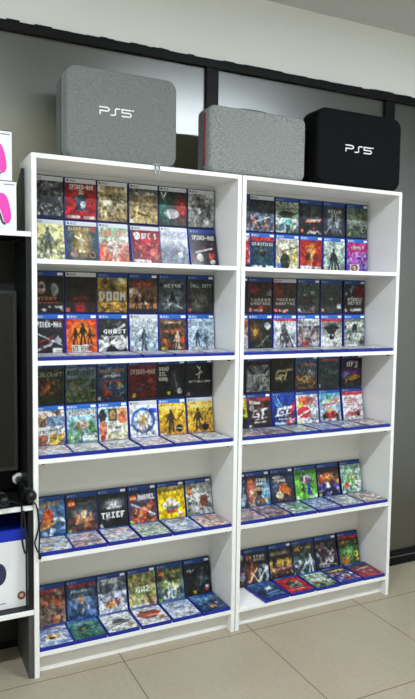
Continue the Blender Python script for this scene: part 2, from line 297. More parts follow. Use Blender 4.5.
DES['L4u'] = [
 ('blue with orange leaping creature', 'd', [('g','#4f7698','#2f5a8c'),('k',44,10,70,12,'#dfa832'),('e',44,40,20,19,'#b9501e'),('e',38,62,15,15,'#cf6a2c'),('n',9,.45,'#c8d8e4',(0,50,100,100)),('l',20,78,70,60,6,'#e6b455'),('n',12,.35,'#1c3450')]),
 ('dark with red toy-brick logo', 'd', [('g','#2c3a3c','#35302c'),('r',6,6,28,26,'#c4261e'),('t',17,16,18,8,'LEGO','#f4e27a'),('k',58,16,50,10,'#5c3a34'),('h',52,52,34,26,'#4a7488'),('n',10,.5,'#c7865a',(30,35,80,85)),('e',56,50,9,11,'#e2c59c'),('n',13,.4,'#7c3c26',(0,60,100,100)),age('#88b83c')]),
 ('black with ragged white title', 'd', [('g','#1b2025','#0f1215'),('t',50,62,80,17,'THIEF','#f4f4f4'),('h',54,32,26,12,'#d8dce0'),('l',30,42,80,40,3,'#c9cdd2'),('n',11,.25,'#3a4248'),age('#e8e8e8',10,90)]),
 ('blue space with red toy heroes', 'd', [('g','#1e3f6a','#78402c'),('r',6,14,26,32,'#c4261e'),('t',16,23,17,8,'LEGO','#f4e27a'),('t',64,22,58,15,'MARVEL','#e9e4e0'),('l',12,40,90,76,5,'#d6e4f0'),('l',84,36,30,84,5,'#e07848'),('n',9,.5,'#c14a34',(10,40,90,95)),('n',12,.35,'#e8b46a',(20,50,90,95)),age('#9cc83c')]),
 ('bright yellow with white characters', '4d'[1], [('g','#f0cc20','#e8bd14'),('r',0,0,100,14,'#c8b24c'),('k',52,12,60,11,'#7a7458'),('e',26,56,8,9,W),('e',42,46,9,10,W),('e',58,50,9,9,W),('e',72,58,8,9,W),('r',30,60,72,72,'#5a6470'),('r',34,72,70,80,'#c4382c'),('n',14,.35,'#3a3a3e',(24,52,76,70)),('o',80,84,6,6,'#e9ecf2'),('e',80,87,7,4,'#c43840'),age('#6ca83c')]),
 ('grey-white with toy-brick figures', 'd', [('g','#a8b0a8','#c4c8c4'),('r',6,14,26,34,'#c4261e'),('t',16,24,17,8,'LEGO','#f4e27a'),('r',34,36,46,88,'#eef4f6'),('r',30,34,92,42,'#e6eaec'),('e',68,56,16,18,'#9c5a4c'),('n',10,.5,'#3f4a4e',(6,45,94,95)),('n',12,.35,'#c8483c',(50,40,92,80)),age('#88b83c')])]
DES['L5u'] = [
 ('brownish with orange-red numeral', 'd', [('g','#6a4038','#7c6a60'),('r',0,0,100,10,'#b84040'),('n',8,.5,'#9a8478'),('k',50,34,70,12,'#d87a48'),('t',76,46,18,18,'3','#e06a34'),('n',11,.45,'#4a3a3a',(0,50,100,100)),('e',70,82,12,10,'#c8642c'),('e',74,80,6,6,'#e8d09a')]),
 ('blue with golden armoured hero', 'd', [('g','#36506e','#2c4a7c'),('r',0,0,100,9,'#a83c40'),('k',48,20,66,9,'#c3ccd8'),('h',50,46,34,22,'#88a8c4'),('f',50,88,56,'#2c2e2c'),('e',48,46,11,12,'#c78a3a'),('n',11,.4,'#6a8fc0',(0,40,100,100)),('n',13,.3,'#e6c48a',(30,40,70,80))]),
 ('icy lavender crowd', 'd', [('g','#6a7898','#c4cce0'),('n',9,.5,'#e6ecf4'),('n',9,.4,'#394258',(0,20,100,90)),('e',40,74,17,12,'#c88a3c'),('e',68,68,10,12,'#883e34'),('n',13,.4,'#dfe4f0',(0,40,100,100)),('n',14,.3,'#8a5c40',(20,55,80,95))]),
 ('cream cover with white garden title', 'd', [('g','#a89868','#c4b494'),('n',8,.4,'#5c6a3c'),('h',52,48,34,18,'#2e3a26'),('t',52,48,50,17,'GW2','#eef2e4'),('n',10,.5,'#6a5038',(0,62,100,100)),('n',13,.4,'#8cbc54'),('n',13,.3,'#c46a3c',(0,60,100,100)),('r',10,90,70,97,'#e8e4dc')]),
 ('green toy-brick heroes', 'd', [('g','#46603e','#506c7c'),('r',8,6,28,24,'#c4261e'),('t',18,15,18,8,'LEGO','#f4e27a'),('k',62,14,48,10,'#d6b868'),('h',50,50,36,26,'#c6cc5a'),('n',9,.5,'#30404c',(0,25,100,95)),('n',12,.4,'#e6e8dc',(20,40,80,90)),('l',44,40,54,90,6,'#9ab6d8'),age('#88b83c')]),
 ('black with gold and flag stickers', 'd', [('g','#1c2024','#121416'),('k',22,22,28,8,'#c8ccd0'),('h',66,40,22,36,'#3c4a4e'),('n',11,.35,'#4d5a5c',(30,15,90,80)),('l',70,24,58,70,5,'#6d777a'),age('#e0b429',34,88),('e',82,80,10,8,'#c43c44'),('e',82,75,9,4,'#e9ecf2')])]
DES['R1u'] = [
 ('dark blue sliver of a', 'd', [('g','#1c2450','#a8a8b0'),('n',10,.5,'#3a3f5c')]),
 ('charcoal with blue-white battle', '5', [('g','#23262a','#44506a'),('h',50,20,36,10,'#3c4048'),('n',9,.5,'#8c9cb8',(0,45,100,100)),('n',12,.4,'#c88a68',(0,55,100,95)),('l',20,70,80,52,4,'#dfe6ee'),('n',14,.4,'#22304c',(0,50,100,100)),('n',12,.3,'#e8ecf2',(40,78,100,100))]),
 ('grey-green helicopter', 'd', [('g','#93a08c','#5c7868'),('e',44,40,28,12,'#1f2825'),('l',10,26,80,20,3,'#2c3532'),('l',66,40,94,34,5,'#1f2825'),('l',2,56,98,56,6,'#c3cbd0'),('n',10,.5,'#e4e8e4',(0,55,100,95)),('h',50,66,20,12,'#4cc0b8'),('o',28,82,9,6,'#5878b8'),('n',12,.5,'#222a28',(45,72,100,98))]),
 ('black with orange-white title band', 'd', [('g','#1e2228','#15171b'),('r',14,10,36,50,'#3b4048'),('r',50,8,92,44,'#494c52'),('n',10,.4,'#23262c',(0,0,100,60)),('l',30,58,96,50,9,'#e06a2c'),('k',62,52,60,9,'#f2e8e0'),('n',12,.3,'#7c3c28',(20,60,100,80)),age('#d9605c',10,88),('n',14,.5,'#c8cace',(36,88,96,98))]),
 ('dark starburst with lone walker', 'd', [('g','#2c3038','#1c2028'),('h',50,52,26,26,'#d8e0ea'),('l',50,50,10,92,3,'#9fb0c6'),('l',50,50,90,92,3,'#9fb0c6'),('l',50,50,12,30,2,'#7486a0'),('l',50,50,88,30,2,'#7486a0'),('f',50,74,46,'#14161a'),('t',52,18,60,10,'METRO','#c9cdd4'),('n',12,.35,'#20242c'),age('#d890a8',10,90)]),
 ('misty green with round black badge', 'd', [('g','#7f8f7c','#3c4a40'),('n',7,.5,'#4a5a4a'),('r',48,14,90,34,'#5c5a44'),('k',68,24,46,12,'#a89c7a'),('h',46,54,40,16,'#a9b8a6'),('e',80,74,11,13,'#101214'),('o',80,74,8,2,'#c9cfc8'),('n',11,.4,'#2c362c',(0,60,100,100)),age('#d8c84c',10,90)])]
DES['R1l'] = [
 ('red sliver of a', '4', [('g','#c43844','#a82838'),('n',8,.5,'#e4d8d8'),('r',0,86,100,100,'#20264c')]),
 ('dark teal with red strip', '4', [('g','#14303a','#1e4a62'),('r',0,0,100,12,'#d0303c'),('t',50,22,86,9,'INJUSTICE2','#e4e9ec'),('h',50,50,24,22,'#4a6068'),('e',52,50,13,13,'#0d1418'),('e',46,42,6,5,'#b99a5c'),('n',10,.35,'#2c6a84',(0,50,100,90)),('n',13,.25,'#0c1c24'),('r',6,90,50,98,'#e0e4e8'),('r',66,90,96,98,'#e0e4e8')]),
 ('sand-coloured with dark rifleman', '4', [('g','#e8e4d2','#cfc290'),('t',50,9,84,10,'SNIPER ELITE','#2d3a34'),('l',34,40,96,24,5,'#24302a'),('e',36,48,9,10,'#7c6a50'),('e',40,74,22,26,'#27302c'),('h',80,56,18,18,'#c9b44c'),('n',11,.4,'#8a7f58',(55,40,100,90)),('e',14,88,12,9,'#5878b8'),('r',60,90,94,98,'#f0f0ea')]),
 ('scarlet cover with glowing face', '4', [('g','#a82018','#c83a26'),('e',48,40,26,30,'#e0642c'),('h',50,44,14,24,'#f4c068'),('n',8,.45,'#4c0e10'),('r',48,28,54,84,'#f0d8b0'),('e',72,60,14,18,'#8c1812'),('r',6,84,56,96,'#e8e4e4'),('r',60,86,94,96,'#d8d0d4')]),
 ('pale jade with black-coated figure', '4', [('g','#c4d4c8','#8ea89c'),('k',50,18,70,8,'#e6efe8'),('f',48,94,72,'#16191c'),('l',40,56,24,94,9,'#1b1f22'),('l',56,56,76,94,9,'#1b1f22'),('n',9,.4,'#5f7f78',(0,40,100,100)),age('#c87c84',10,92)]),
 ('magenta and violet comic', '4', [('g','#d8307c','#7048b8'),('h',50,16,44,14,'#c22468'),('k',50,16,64,13,'#f8e4ee'),('n',8,.5,'#4a3ca8',(0,36,100,95)),('n',11,.4,'#c8b8f0',(0,35,100,95)),('n',12,.3,'#5cc0e0',(40,40,100,90)),('r',14,74,60,100,'#f4f2f0'),('e',37,86,17,12,'#7a2c30'),('e',37,86,8,6,'#e4c8a8')])]
DES['R2u'] = [
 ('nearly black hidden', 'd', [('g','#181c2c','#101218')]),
 ('dark red soldier', 'd', [('g','#4a1e1c','#221c1a'),('h',26,30,30,26,'#7c2824'),('h',54,44,22,34,'#2a2c24'),('t',52,58,80,9,'MODERN','#c8c4bc'),('t',52,70,84,9,'WARFARE','#d0ccc4'),('h',54,86,14,10,'#c8421c'),('r',78,26,96,44,'#6c7078'),('n',11,.35,'#1c1412'),age('#d9605c',9,90),('r',24,88,60,95,'#c8a0a0')]),
 ('dark red soldier, grey bannered', '5', [('g','#4a1c1a','#241c1a'),('h',24,30,28,30,'#84241f'),('h',54,40,24,36,'#2c3026'),('t',52,57,80,9,'MODERN','#c8c4bc'),('t',52,69,84,9,'WARFARE','#d4d0c8'),('n',10,.35,'#1c1412'),age('#e06864',9,90),('r',24,88,64,95,'#c89494')]),
 ('dark green with pale scrawl', 'd', [('g','#4c5a54','#1e2624'),('h',50,40,34,30,'#1c2622'),('k',50,34,52,22,'#a9b8ac'),('l',20,60,84,56,4,'#7c3028'),('n',10,.4,'#20302a'),('n',12,.4,'#8a6a78',(10,74,90,98)),age('#c8ccc8',9,90)]),
 ('dim grey-green with white tag', 'd', [('g','#3a3e3a','#282a28'),('n',8,.4,'#23302a'),('e',50,52,9,4,'#8a9088'),('r',76,68,94,84,'#a9b0b4'),('n',11,.35,'#5c3430',(0,66,80,95)),age('#e0a068',9,90)]),
 ('black and red, hand-lettered', 'd', [('g','#23282c','#1c1c20'),('h',72,26,26,22,'#8c2024'),('n',9,.45,'#8d949a',(0,0,60,45)),('t',52,52,70,10,'ATOMIC','#e6e2dc'),('t',50,65,64,10,'HEART','#e6e2dc'),('n',11,.35,'#5a1c22',(0,45,100,100)),('r',30,84,84,92,'#c8c4c0'),age('#e0a068',9,90)])]
DES['R2l'] = [
 ('orange sliver of a', '4', [('g','#c46a3c','#20203c'),('n',8,.5,'#e0d8d0'),('r',0,82,100,100,'#e6e6e6')]),
 ('golden face and silver disc', '4', [('g','#16191c','#1c2426'),('h',30,40,22,26,'#8a6230'),('e',28,44,9,11,'#d8a050'),('e',80,24,12,12,'#c0c8cc'),('h',46,26,14,10,'#2c3c38'),('n',10,.35,'#2c4038',(20,50,100,95)),('l',40,90,86,54,3,'#8c9a90'),('l',50,60,60,92,4,'#7c5a30')]),
 ('silver-white hooded knight', '4', [('g','#c8ccd0','#b8bcc2'),('r',0,0,100,9,'#d0303c'),('f',48,96,78,'#4a4c4c'),('n',10,.5,'#23272a',(30,28,68,95)),('l',60,50,86,94,6,'#3c4044'),('e',46,24,8,9,'#7c7f84'),('e',84,60,9,8,'#8a9098'),('n',12,.25,'#f0f0f0')]),
 ('white and grey gangster crowd', '4', [('g','#d8dadf','#6a6468'),('k',50,14,86,14,'#4a4e56'),('n',9,.5,'#23262c',(0,26,100,80)),('n',11,.4,'#c89a8c',(0,30,100,70)),('n',12,.3,'#a82c34',(0,60,60,95)),('r',18,76,54,90,'#a83c38'),('r',66,76,96,92,'#c4cad2')]),
 ('white with black bat-like shape', '4', [('g','#9a9c96','#d8dad4'),('r',0,0,100,11,'#c8303a'),('h',50,22,46,10,'#1c1e20'),('e',50,32,40,8,'#17191b'),('e',50,52,16,20,'#15171a'),('l',30,40,50,56,8,'#15171a'),('l',70,40,50,56,8,'#15171a'),('n',9,.5,'#eceee8',(0,55,100,100)),('r',10,62,34,76,'#f2f2f0'),('r',12,80,50,94,'#f2f2f0'),('n',12,.3,'#2c2e30',(50,60,100,100))]),
 ('weathered grey winged', '4', [('g','#7d857c','#a0a8a0'),('e',50,20,44,9,'#d2d8cc'),('l',50,30,20,80,12,'#3f4640'),('l',52,30,84,74,10,'#30352f'),('e',52,28,10,10,'#262a28'),('n',9,.45,'#c2c9c0',(0,30,100,95)),('n',11,.4,'#2c312e'),('r',8,90,50,97,'#dfe2dc')])]
DES['R3u'] = [
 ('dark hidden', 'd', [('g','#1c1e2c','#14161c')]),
 ('grey snowfield with round badge', 'd', [('g','#56606a','#a8aaac'),('r',0,0,100,14,'#3c1c24'),('l',0,16,36,44,10,'#303438'),('l',100,14,72,40,9,'#2c3034'),('k',46,46,78,7,'#dde0e4'),('h',50,84,26,16,'#3a4046'),('n',10,.35,'#c8ccce',(0,40,100,100)),('e',80,66,11,12,'#e2e4e6'),('o',80,66,7,3,'#2c2e34')]),
 ('all-black with gold emblem', None, [('g','#12110f','#0c0b0a'),('n',9,.35,'#3a3018',(40,4,100,40)),('l',50,41,28,43,6,'#d9cf9c'),('l',28,43,20,62,6,'#d9cf9c'),('l',20,62,42,64,6,'#d9cf9c'),('l',42,64,46,53,5,'#d9cf9c'),('l',46,53,34,54,4,'#d9cf9c'),('l',52,42,86,38,6,'#d9cf9c'),('l',68,40,58,66,7,'#d9cf9c'),('l',30,60,64,54,3,'#d9cf9c'),('l',20,70,72,70,2,'#8a7c4c')]),
 ('orange-brown racing', 'd', [('g','#40608a','#7c5830'),('k',54,18,76,12,'#c48a3c'),('n',9,.4,'#2c2c2c'),('l',10,60,84,78,14,'#b5843c'),('e',50,66,24,12,'#d9b458'),('n',11,.4,'#3c2c20',(0,50,100,100)),('n',12,.3,'#9aa6b0',(0,36,100,70))]),
 ('dark teal with carved title', 'd', [('g','#30484c','#243436'),('r',6,0,94,8,'#b04c34'),('k',54,44,74,22,'#5e8078'),('n',9,.4,'#2a4042'),('n',12,.3,'#4a3c34',(0,60,100,100)),age('#b0b4b4',9,92)]),
 ('purple-black with orange sports car', 'd', [('g','#14101c','#281a3c'),('t',52,22,54,15,'NFS','#ece8ea'),('l',30,12,78,12,2,'#cc5a78'),('h',60,50,40,16,'#7c3c8c'),('h',20,56,16,10,'#7c8cd8'),('l',24,76,84,66,10,'#d89a2c'),('e',60,66,22,8,'#e8b03c'),('r',16,82,96,100,'#3c3a40'),('e',34,80,6,5,'#1a1a1c')])]
DES['R3l'] = [
 ('fluorescent yellow', 'd', [('g','#e8e020','#e0d818'),('e',80,80,30,22,'#1c1c14'),('n',8,.3,'#2c2c18')]),
 ('brown-black with white emblem', 'd', [('g','#3c2a28','#2c1f22'),('r',0,0,100,12,'#c0322c'),('r',12,14,56,22,'#d8d0cc'),('l',50,41,28,43,6,W),('l',28,43,20,62,6,W),('l',20,62,42,64,6,W),('l',42,64,46,53,5,W),('l',46,53,34,54,4,W),('l',52,42,86,38,6,W),('l',68,40,58,66,7,W),('l',30,72,80,66,3,W),('k',52,80,50,5,'#c8c4c4'),('e',18,34,10,9,'#a8aab0'),('n',9,.35,'#6a3830'),('n',12,.3,'#1c1418'),('r',4,88,16,98,'#c4c8d0')]),
 ('blue and red with white emblem', 'd', [('g','#1a3a9c','#182858'),('l',10,10,34,44,12,'#4a8cd8'),('l',20,2,40,36,5,'#86b8e8'),('l',96,30,76,66,16,'#c8303c'),('l',100,80,60,90,14,'#e04a3c'),('l',50,41,28,43,6,W),('l',28,43,20,62,6,W),('l',20,62,42,64,6,W),('l',42,64,46,53,5,W),('l',46,53,34,54,4,W),('l',52,42,86,38,6,W),('l',68,40,58,66,7,W),('l',22,66,78,58,3,W),('k',54,76,56,6,'#d8dce8'),('r',8,86,60,94,'#a8c4e0'),('r',76,80,92,92,'#e8e8ec')]),
 ('red and white racer-bike', 'd', [('g','#e0e2e6','#c8ccd2'),('e',36,22,26,15,'#e0603a'),('e',20,36,14,12,'#eec84c'),('h',70,20,24,16,'#b8464c'),('e',34,60,32,20,'#d02c34'),('l',10,72,60,52,6,'#f0f0f0'),('l',50,86,90,40,8,'#c4c8d0'),('n',12,.4,'#4a4c54',(50,50,100,95)),('e',16,92,16,6,'#dfe4a0')]),
 ('colourful kart-race', 'd', [('g','#5cb0d8','#c8ccd0'),('n',8,.45,'#5ab04c',(0,0,60,40)),('h',80,24,18,16,'#e0903c'),('k',42,30,50,12,'#e8e4a0'),('l',14,42,76,36,5,'#d8303c'),('e',50,74,34,14,'#c02c30'),('n',11,.5,'#2c2c38',(10,55,90,95)),('e',50,58,14,9,'#d9b07c'),('e',20,80,9,9,'#18181c'),('e',80,80,9,9,'#18181c')]),
 ('white with small red car', 'd', [('g','#ece8e8','#dcd6d8'),('r',0,0,100,12,'#c43844'),('k',50,30,60,22,'#c8303c'),('l',26,46,74,44,3,'#c8303c'),('e',52,72,32,13,'#b0444a'),('e',50,64,20,8,'#d8c8c8'),('e',30,82,7,7,'#3c2c30'),('e',74,80,7,7,'#3c2c30'),('n',12,.3,'#c48a8c',(10,60,90,95))])]
DES['R4u'] = [
 ('pale blue sliver of a', 'd', [('g','#30404c','#a8c4d4'),('n',8,.5,'#1c2c3c')]),
 ('red and ice-blue space', 'd', [('g','#1c2428','#40606c'),('r',8,8,28,26,'#c4261e'),('t',18,17,18,8,'LEGO','#f4e27a'),('t',64,15,44,9,'STAR',W),('t',64,27,44,9,'WARS',W),('h',22,50,22,40,'#d0644c'),('h',84,56,22,36,'#7cc0e8'),('l',18,92,52,44,4,'#f0b060'),('l',54,50,84,90,4,'#d8f0fc'),('e',54,52,12,13,'#2c2824'),('n',11,.4,'#d8c0a0',(10,40,90,95)),('e',66,82,10,9,'#9c5c38')]),
 ('dark blue with orange dragon', 'd', [('g','#26344c','#2a2c38'),('k',30,14,40,10,'#e9e6da'),('k',36,26,56,10,'#e0dccc'),('e',52,52,22,18,'#c8682c'),('e',72,62,14,12,'#d87a34'),('n',10,.35,'#7c3c24',(20,36,90,90)),('e',34,72,16,11,'#e8d8b0'),('n',12,.4,'#b05430',(50,60,100,95)),('h',18,50,14,18,'#5878a0')]),
 ('lime-green with costumed figures', 'd', [('g','#4c9430','#6ec43a'),('h',52,30,30,26,'#3c1c4c'),('e',40,36,9,12,'#d8b894'),('e',62,34,9,12,'#8a54a0'),('n',11,.5,'#30203c',(24,24,78,84)),('n',12,.3,'#e4dce8',(30,20,80,80)),('r',54,50,70,84,'#2c3ca0'),('r',60,88,94,95,'#e8f0e4'),age('#f0f0e8',9,90)]),
 ('dark with orange and violet crowd', 'd', [('g','#1c1826','#18182c'),('h',50,36,44,16,'#c87a3c'),('n',9,.45,'#c84c2c',(0,20,100,55)),('n',11,.45,'#e0a860',(0,24,100,60)),('n',9,.5,'#6a5cc8',(0,56,100,95)),('n',12,.3,'#d8d4f0',(0,50,100,95)),('n',11,.35,'#14121c'),age('#88b83c',9,92)]),
 ('light green with yellow centre', 'd', [('g','#a8c8b8','#8cb48c'),('k',50,14,60,12,'#4cb060'),('e',50,46,17,15,'#e8d83c'),('n',9,.45,'#d8e4e0'),('n',11,.4,'#4c9c4c',(0,30,100,90)),('e',26,70,12,10,'#e0603c'),('n',12,.35,'#3c5c9c',(0,60,100,95)),('e',76,66,9,10,'#ece8e0'),age('#f0f0e8',9,94)])]
DES['R5u'] = [
 ('dark brown sliver of a', 'd', [('g','#24304c','#503838'),('n',8,.5,'#a8a8b0')]),
 ('dark space with orange battle', 'd', [('g','#24343c','#283038'),('r',10,8,30,24,'#c4261e'),('t',20,16,18,8,'LEGO','#f4e27a'),('t',62,14,48,9,'STAR',W),('t',62,24,48,9,'WARS','#e8b8b0'),('h',22,56,22,36,'#a85030'),('l',14,92,50,52,5,'#e8c090'),('l',20,54,52,94,4,'#f0dcb8'),('n',10,.45,'#c4d4dc',(50,45,100,95)),('n',11,.35,'#1c2c30'),('l',56,90,92,52,5,'#e4ecf0')]),
 ('black and gold cityscape', 'd', [('g','#2c3038','#2a2024'),('k',50,18,84,14,'#a8a48c'),('h',70,54,28,16,'#e0b848'),('e',42,52,12,9,'#c89a3c'),('n',9,.45,'#c8a848',(0,38,100,72)),('n',11,.35,'#30201c'),('l',4,70,98,66,5,'#c8788c'),('r',0,76,100,84,'#5c3c34'),('n',12,.3,'#e8d8a8',(0,70,100,90))]),
 ('green and dark with white stormers', 'd', [('g','#3c4c3c','#2c3c50'),('r',8,8,30,24,'#c4261e'),('t',19,16,18,8,'LEGO','#f4e27a'),('k',64,14,48,9,'#d8b868'),('h',50,46,34,20,'#5c7c6c'),('n',9,.45,'#20282c'),('n',10,.5,'#d8e4ec',(0,55,60,100)),('f',78,96,60,'#c4ccd4'),('n',12,.3,'#3c9c88',(40,60,100,95))]),
 ('black with pale metallic fighters', 'd', [('g','#20222a','#16181c'),('n',9,.45,'#8c9298',(0,14,100,90)),('n',11,.4,'#14161a'),('l',30,90,80,40,5,'#c8ccd0'),('e',70,70,12,9,'#d8dcd8'),('n',13,.35,'#7c4c5c'),('l',24,80,90,86,3,'#a4a8ac')]),
 ('forest green with gold title', 'd', [('g','#4c2c20','#2c5c3c'),('r',0,0,100,10,'#a83034'),('k',50,22,74,13,'#d8c070'),('h',50,56,34,26,'#5cac5c'),('e',46,64,15,14,'#98c870'),('h',30,84,20,16,'#e08a2c'),('e',82,66,12,11,'#c8d040'),('n',11,.35,'#1c3c2c'),('n',12,.3,'#e8a040',(0,62,100,95))])]
def flat_ops(cols, title=None):
    return [('g', cols[0], cols[1]), ('n', 7, .5, cols[2]), ('n', 10, .45, cols[3]), ('n', 13, .3, cols[4] if len(cols) > 4 else cols[0]), ('k', 50, 14, 60, 9, cols[-1])]
pale = [('#e6e8f0','#dfe2ec','#c9d2e4','#e8d8c8','#b4a8a8'), ('#e9eaee','#e4e4e8','#d6c4b4','#c4d4dc','#a8a4a4'), ('#ebe8e6','#e2e6ee','#b8cce0','#dcc0b0','#9898a8'),  # print paled to stand in for glare on the flat covers
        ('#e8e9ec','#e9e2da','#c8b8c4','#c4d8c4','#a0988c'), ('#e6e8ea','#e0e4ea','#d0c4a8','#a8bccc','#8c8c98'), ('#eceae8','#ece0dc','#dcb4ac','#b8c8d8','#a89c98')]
glare_pastel = [('#aac2dc','#c8d2e0','#dccc9c','#8ca8c8','#c0a890'), ('#c4c4d8','#dcd4c8','#b08c98','#a0b0d0','#d8c8a0'), ('#d8d8e0','#ccd4dc','#e0b8a8','#9cb4cc','#b06c64'),  # softened colours, grazing reflection mixed into the print
          ('#b0c8b4','#c0d4c8','#88ac7c','#dce0d4','#7c9cbc'), ('#a4b8d4','#b8c4dc','#7c94bc','#d4dce8','#5c7098'), ('#d8b8ac','#e0c8b4','#d07858','#c4c8d8','#a45c48')]
glare_pastelR = [('#b8808c','#c4a8a8','#8ca8a0','#e0c0c8','#6c4c58'), ('#7c8ca4','#a4786c','#54606c','#d0b8a8','#8c3c34'), ('#94b4a4','#a8c0b0','#5c8c78','#d8e0d8','#4c6c88'),  # same reflection haze put into the right-hand flat covers
           ('#8ca0c4','#a0acd0','#6c74b0','#c4ccdc','#50589c'), ('#b8c0c4','#a0acb0','#7c8c94','#e0e4e4','#506070'), ('#c8b4a8','#b8a8a0','#a08474','#dcd4cc','#6c5c58')]
DES['L4f'] = [(t+' patterned', 'd', flat_ops(c)) for t, c in zip(('pale blue-yellow', 'lilac and cream', 'whitish and salmon', 'soft green', 'light steel-blue', 'peach and orange'), glare_pastel)]
DES['R4f'] = [(t+' patterned', 'd', flat_ops(c)) for t, c in zip(('dusty pink', 'slate and rust', 'sea-green', 'periwinkle', 'pale grey', 'beige'), glare_pastelR)]
DES['L5f'] = [
 ('blue-white with yellow robot', 'd', [('g','#b8c4e0','#8fa8d4'),('r',0,0,80,10,'#c88c98'),('n',8,.45,'#e6ecf4'),('n',10,.4,'#4c6aa8'),('e',48,54,20,15,'#e0a83c'),('e',44,60,10,8,'#3c3c40'),('n',12,.4,'#e8e0d0',(20,40,80,90))]),
 ('jungle green and teal', 'd', [('g','#4c8ca0','#3c6a48'),('k',50,16,60,10,'#d8cc7c'),('h',46,50,34,18,'#8cb03c'),('e',40,46,8,6,'#d86438'),('e',62,54,12,9,'#2c4c3c'),('n',9,.45,'#244c38'),('n',12,.3,'#5cc0c8')]),
 ('white and charcoal, snowy', 'd', [('g','#d8dcdc','#c4c8c4'),('n',8,.5,'#eef0ee'),('e',54,46,24,12,'#3c443c'),('n',11,.4,'#5c6450',(0,30,100,90)),('l',20,70,84,54,6,'#2f342e'),('e',82,78,8,7,'#c89a3c')]),
 ('white with big red car', 'd', [('g','#c8d0d8','#e4e0dc'),('e',48,40,42,20,'#b83c30'),('e',50,30,26,11,'#7c3c38'),('e',50,52,30,9,'#d87058'),('r',26,56,66,64,'#2c2c30'),('n',12,.35,'#5c2c2c',(10,20,90,60)),('k',50,82,50,9,'#98a0a8'),('r',70,62,92,80,'#c8946c')]),
 ('sky blue with small aircraft', 'd', [('g','#a8b8d8','#cfd4e4'),('e',44,40,15,5,'#5c6484'),('l',30,48,62,34,4,'#6c7494'),('h',60,70,36,14,'#e4e8f0'),('n',12,.4,'#7c5c58',(60,70,100,96)),('n',9,.3,'#d8dcec'),('e',64,80,8,4,'#4c4440')]),
 ('navy with rocky island', 'd', [('g','#4c7cb0','#1c2c48'),('h',50,20,50,12,'#7cb0d8'),('n',9,.5,'#24303c',(0,34,100,90)),('n',12,.3,'#8c9ca4',(10,36,90,75)),('e',52,76,13,6,'#d08c2c'),('r',60,82,90,92,'#30508c')])]
DES['R5f'] = [
 ('blue with pale swordsman', 'd', [('g','#2c5c94','#1c3c6c'),('e',60,38,16,10,'#b8c8d8'),('l',44,52,74,26,5,'#d0d8e0'),('n',9,.4,'#1c2430'),('l',30,70,84,64,5,'#8ca0b8'),('k',60,82,60,8,'#6c8cb8')]),
 ('bright red with grey machine', 'd', [('g','#c82c30','#b42428'),('e',52,46,30,20,'#3c4448'),('l',30,60,76,34,8,'#a8b0a8'),('n',11,.4,'#1c2428',(24,26,80,66)),('n',12,.4,'#6c8c7c',(24,26,80,66)),('k',50,82,60,8,'#e8c0bc')]),
 ('green-white with dark hero', 'd', [('g','#b8d0b4','#6c8c5c'),('e',46,46,16,13,'#e8ece4'),('n',9,.45,'#2c3c2c'),('n',11,.4,'#e4e8e0',(10,20,90,80)),('e',24,70,12,9,'#88302c')]),
 ('yellow-titled colourful fighter', 'd', [('g','#2c2c34','#3c4c9c'),('k',50,16,74,15,'#f0c828'),('n',9,.45,'#c84c38',(0,36,100,90)),('n',11,.4,'#e0e0e8',(0,36,100,90)),('n',12,.3,'#3858c0')]),
 ('dark red shooter', 'd', [('g','#303848','#a82c30'),('n',8,.5,'#8c2428',(20,20,100,90)),('l',20,40,84,30,6,'#c0c4c8'),('k',56,60,56,9,'#e89c94'),('n',11,.3,'#1c1c24')])]
# ---------------------------------------------------------------- the two bookcases
T = .0184; ST = .0173; W1 = .868; H = 1.981; GAP = .0045; X2 = W1+GAP; DEP = .235
Z = [1.603, 1.2255, .8534, .4768, .1010]
tiltL, tiltR, offR = -.0040, -.0022, -.0015
def bookcase(x0, zs, label):
    t = empty('bookcase', (x0, 0, 0), label, 'bookcase', 'white bookcases')
    obj('side_panel', box(0, 0, 0, T, DEP, H, .0007), WHITE, t)
    obj('side_panel', box(W1-T, 0, 0, W1, DEP, H, .0007), WHITE, t)
    obj('top_board', box(T, 0, H-ST, W1-T, DEP, H, .0007), WHITE, t)
    obj('back_panel', box(T, DEP-.005, 0.02, W1-T, DEP, H-ST), WHITE, t)
    for k, z in enumerate(zs):
        s = obj('shelf', box(T, .0005, z-ST, W1-T, DEP-.005, z, .0007), WHITE, t)
        if 0 < k < 4:
            for px in (T+.022, W1-T-.022):
                obj('shelf_pin', box(px-.004, .012, z-ST-.007, px+.004, .022, z-ST), BLACKLAM, s)
    obj('plinth', box(T, .043, 0, W1-T, .06, zs[-1]-ST), WHITE, t)
    return t
zl = [z+.5*tiltL*W1*0-.0017 for z in Z]; zr = [z-.0026 for z in Z]
def tiltz(z, x, side): return z
bookcase(0, zl, 'tall white laminate bookcase on the left, with a grey and a tweed case on top')
bookcase(X2, zr, 'tall white laminate bookcase on the right, with the black carry case on top')
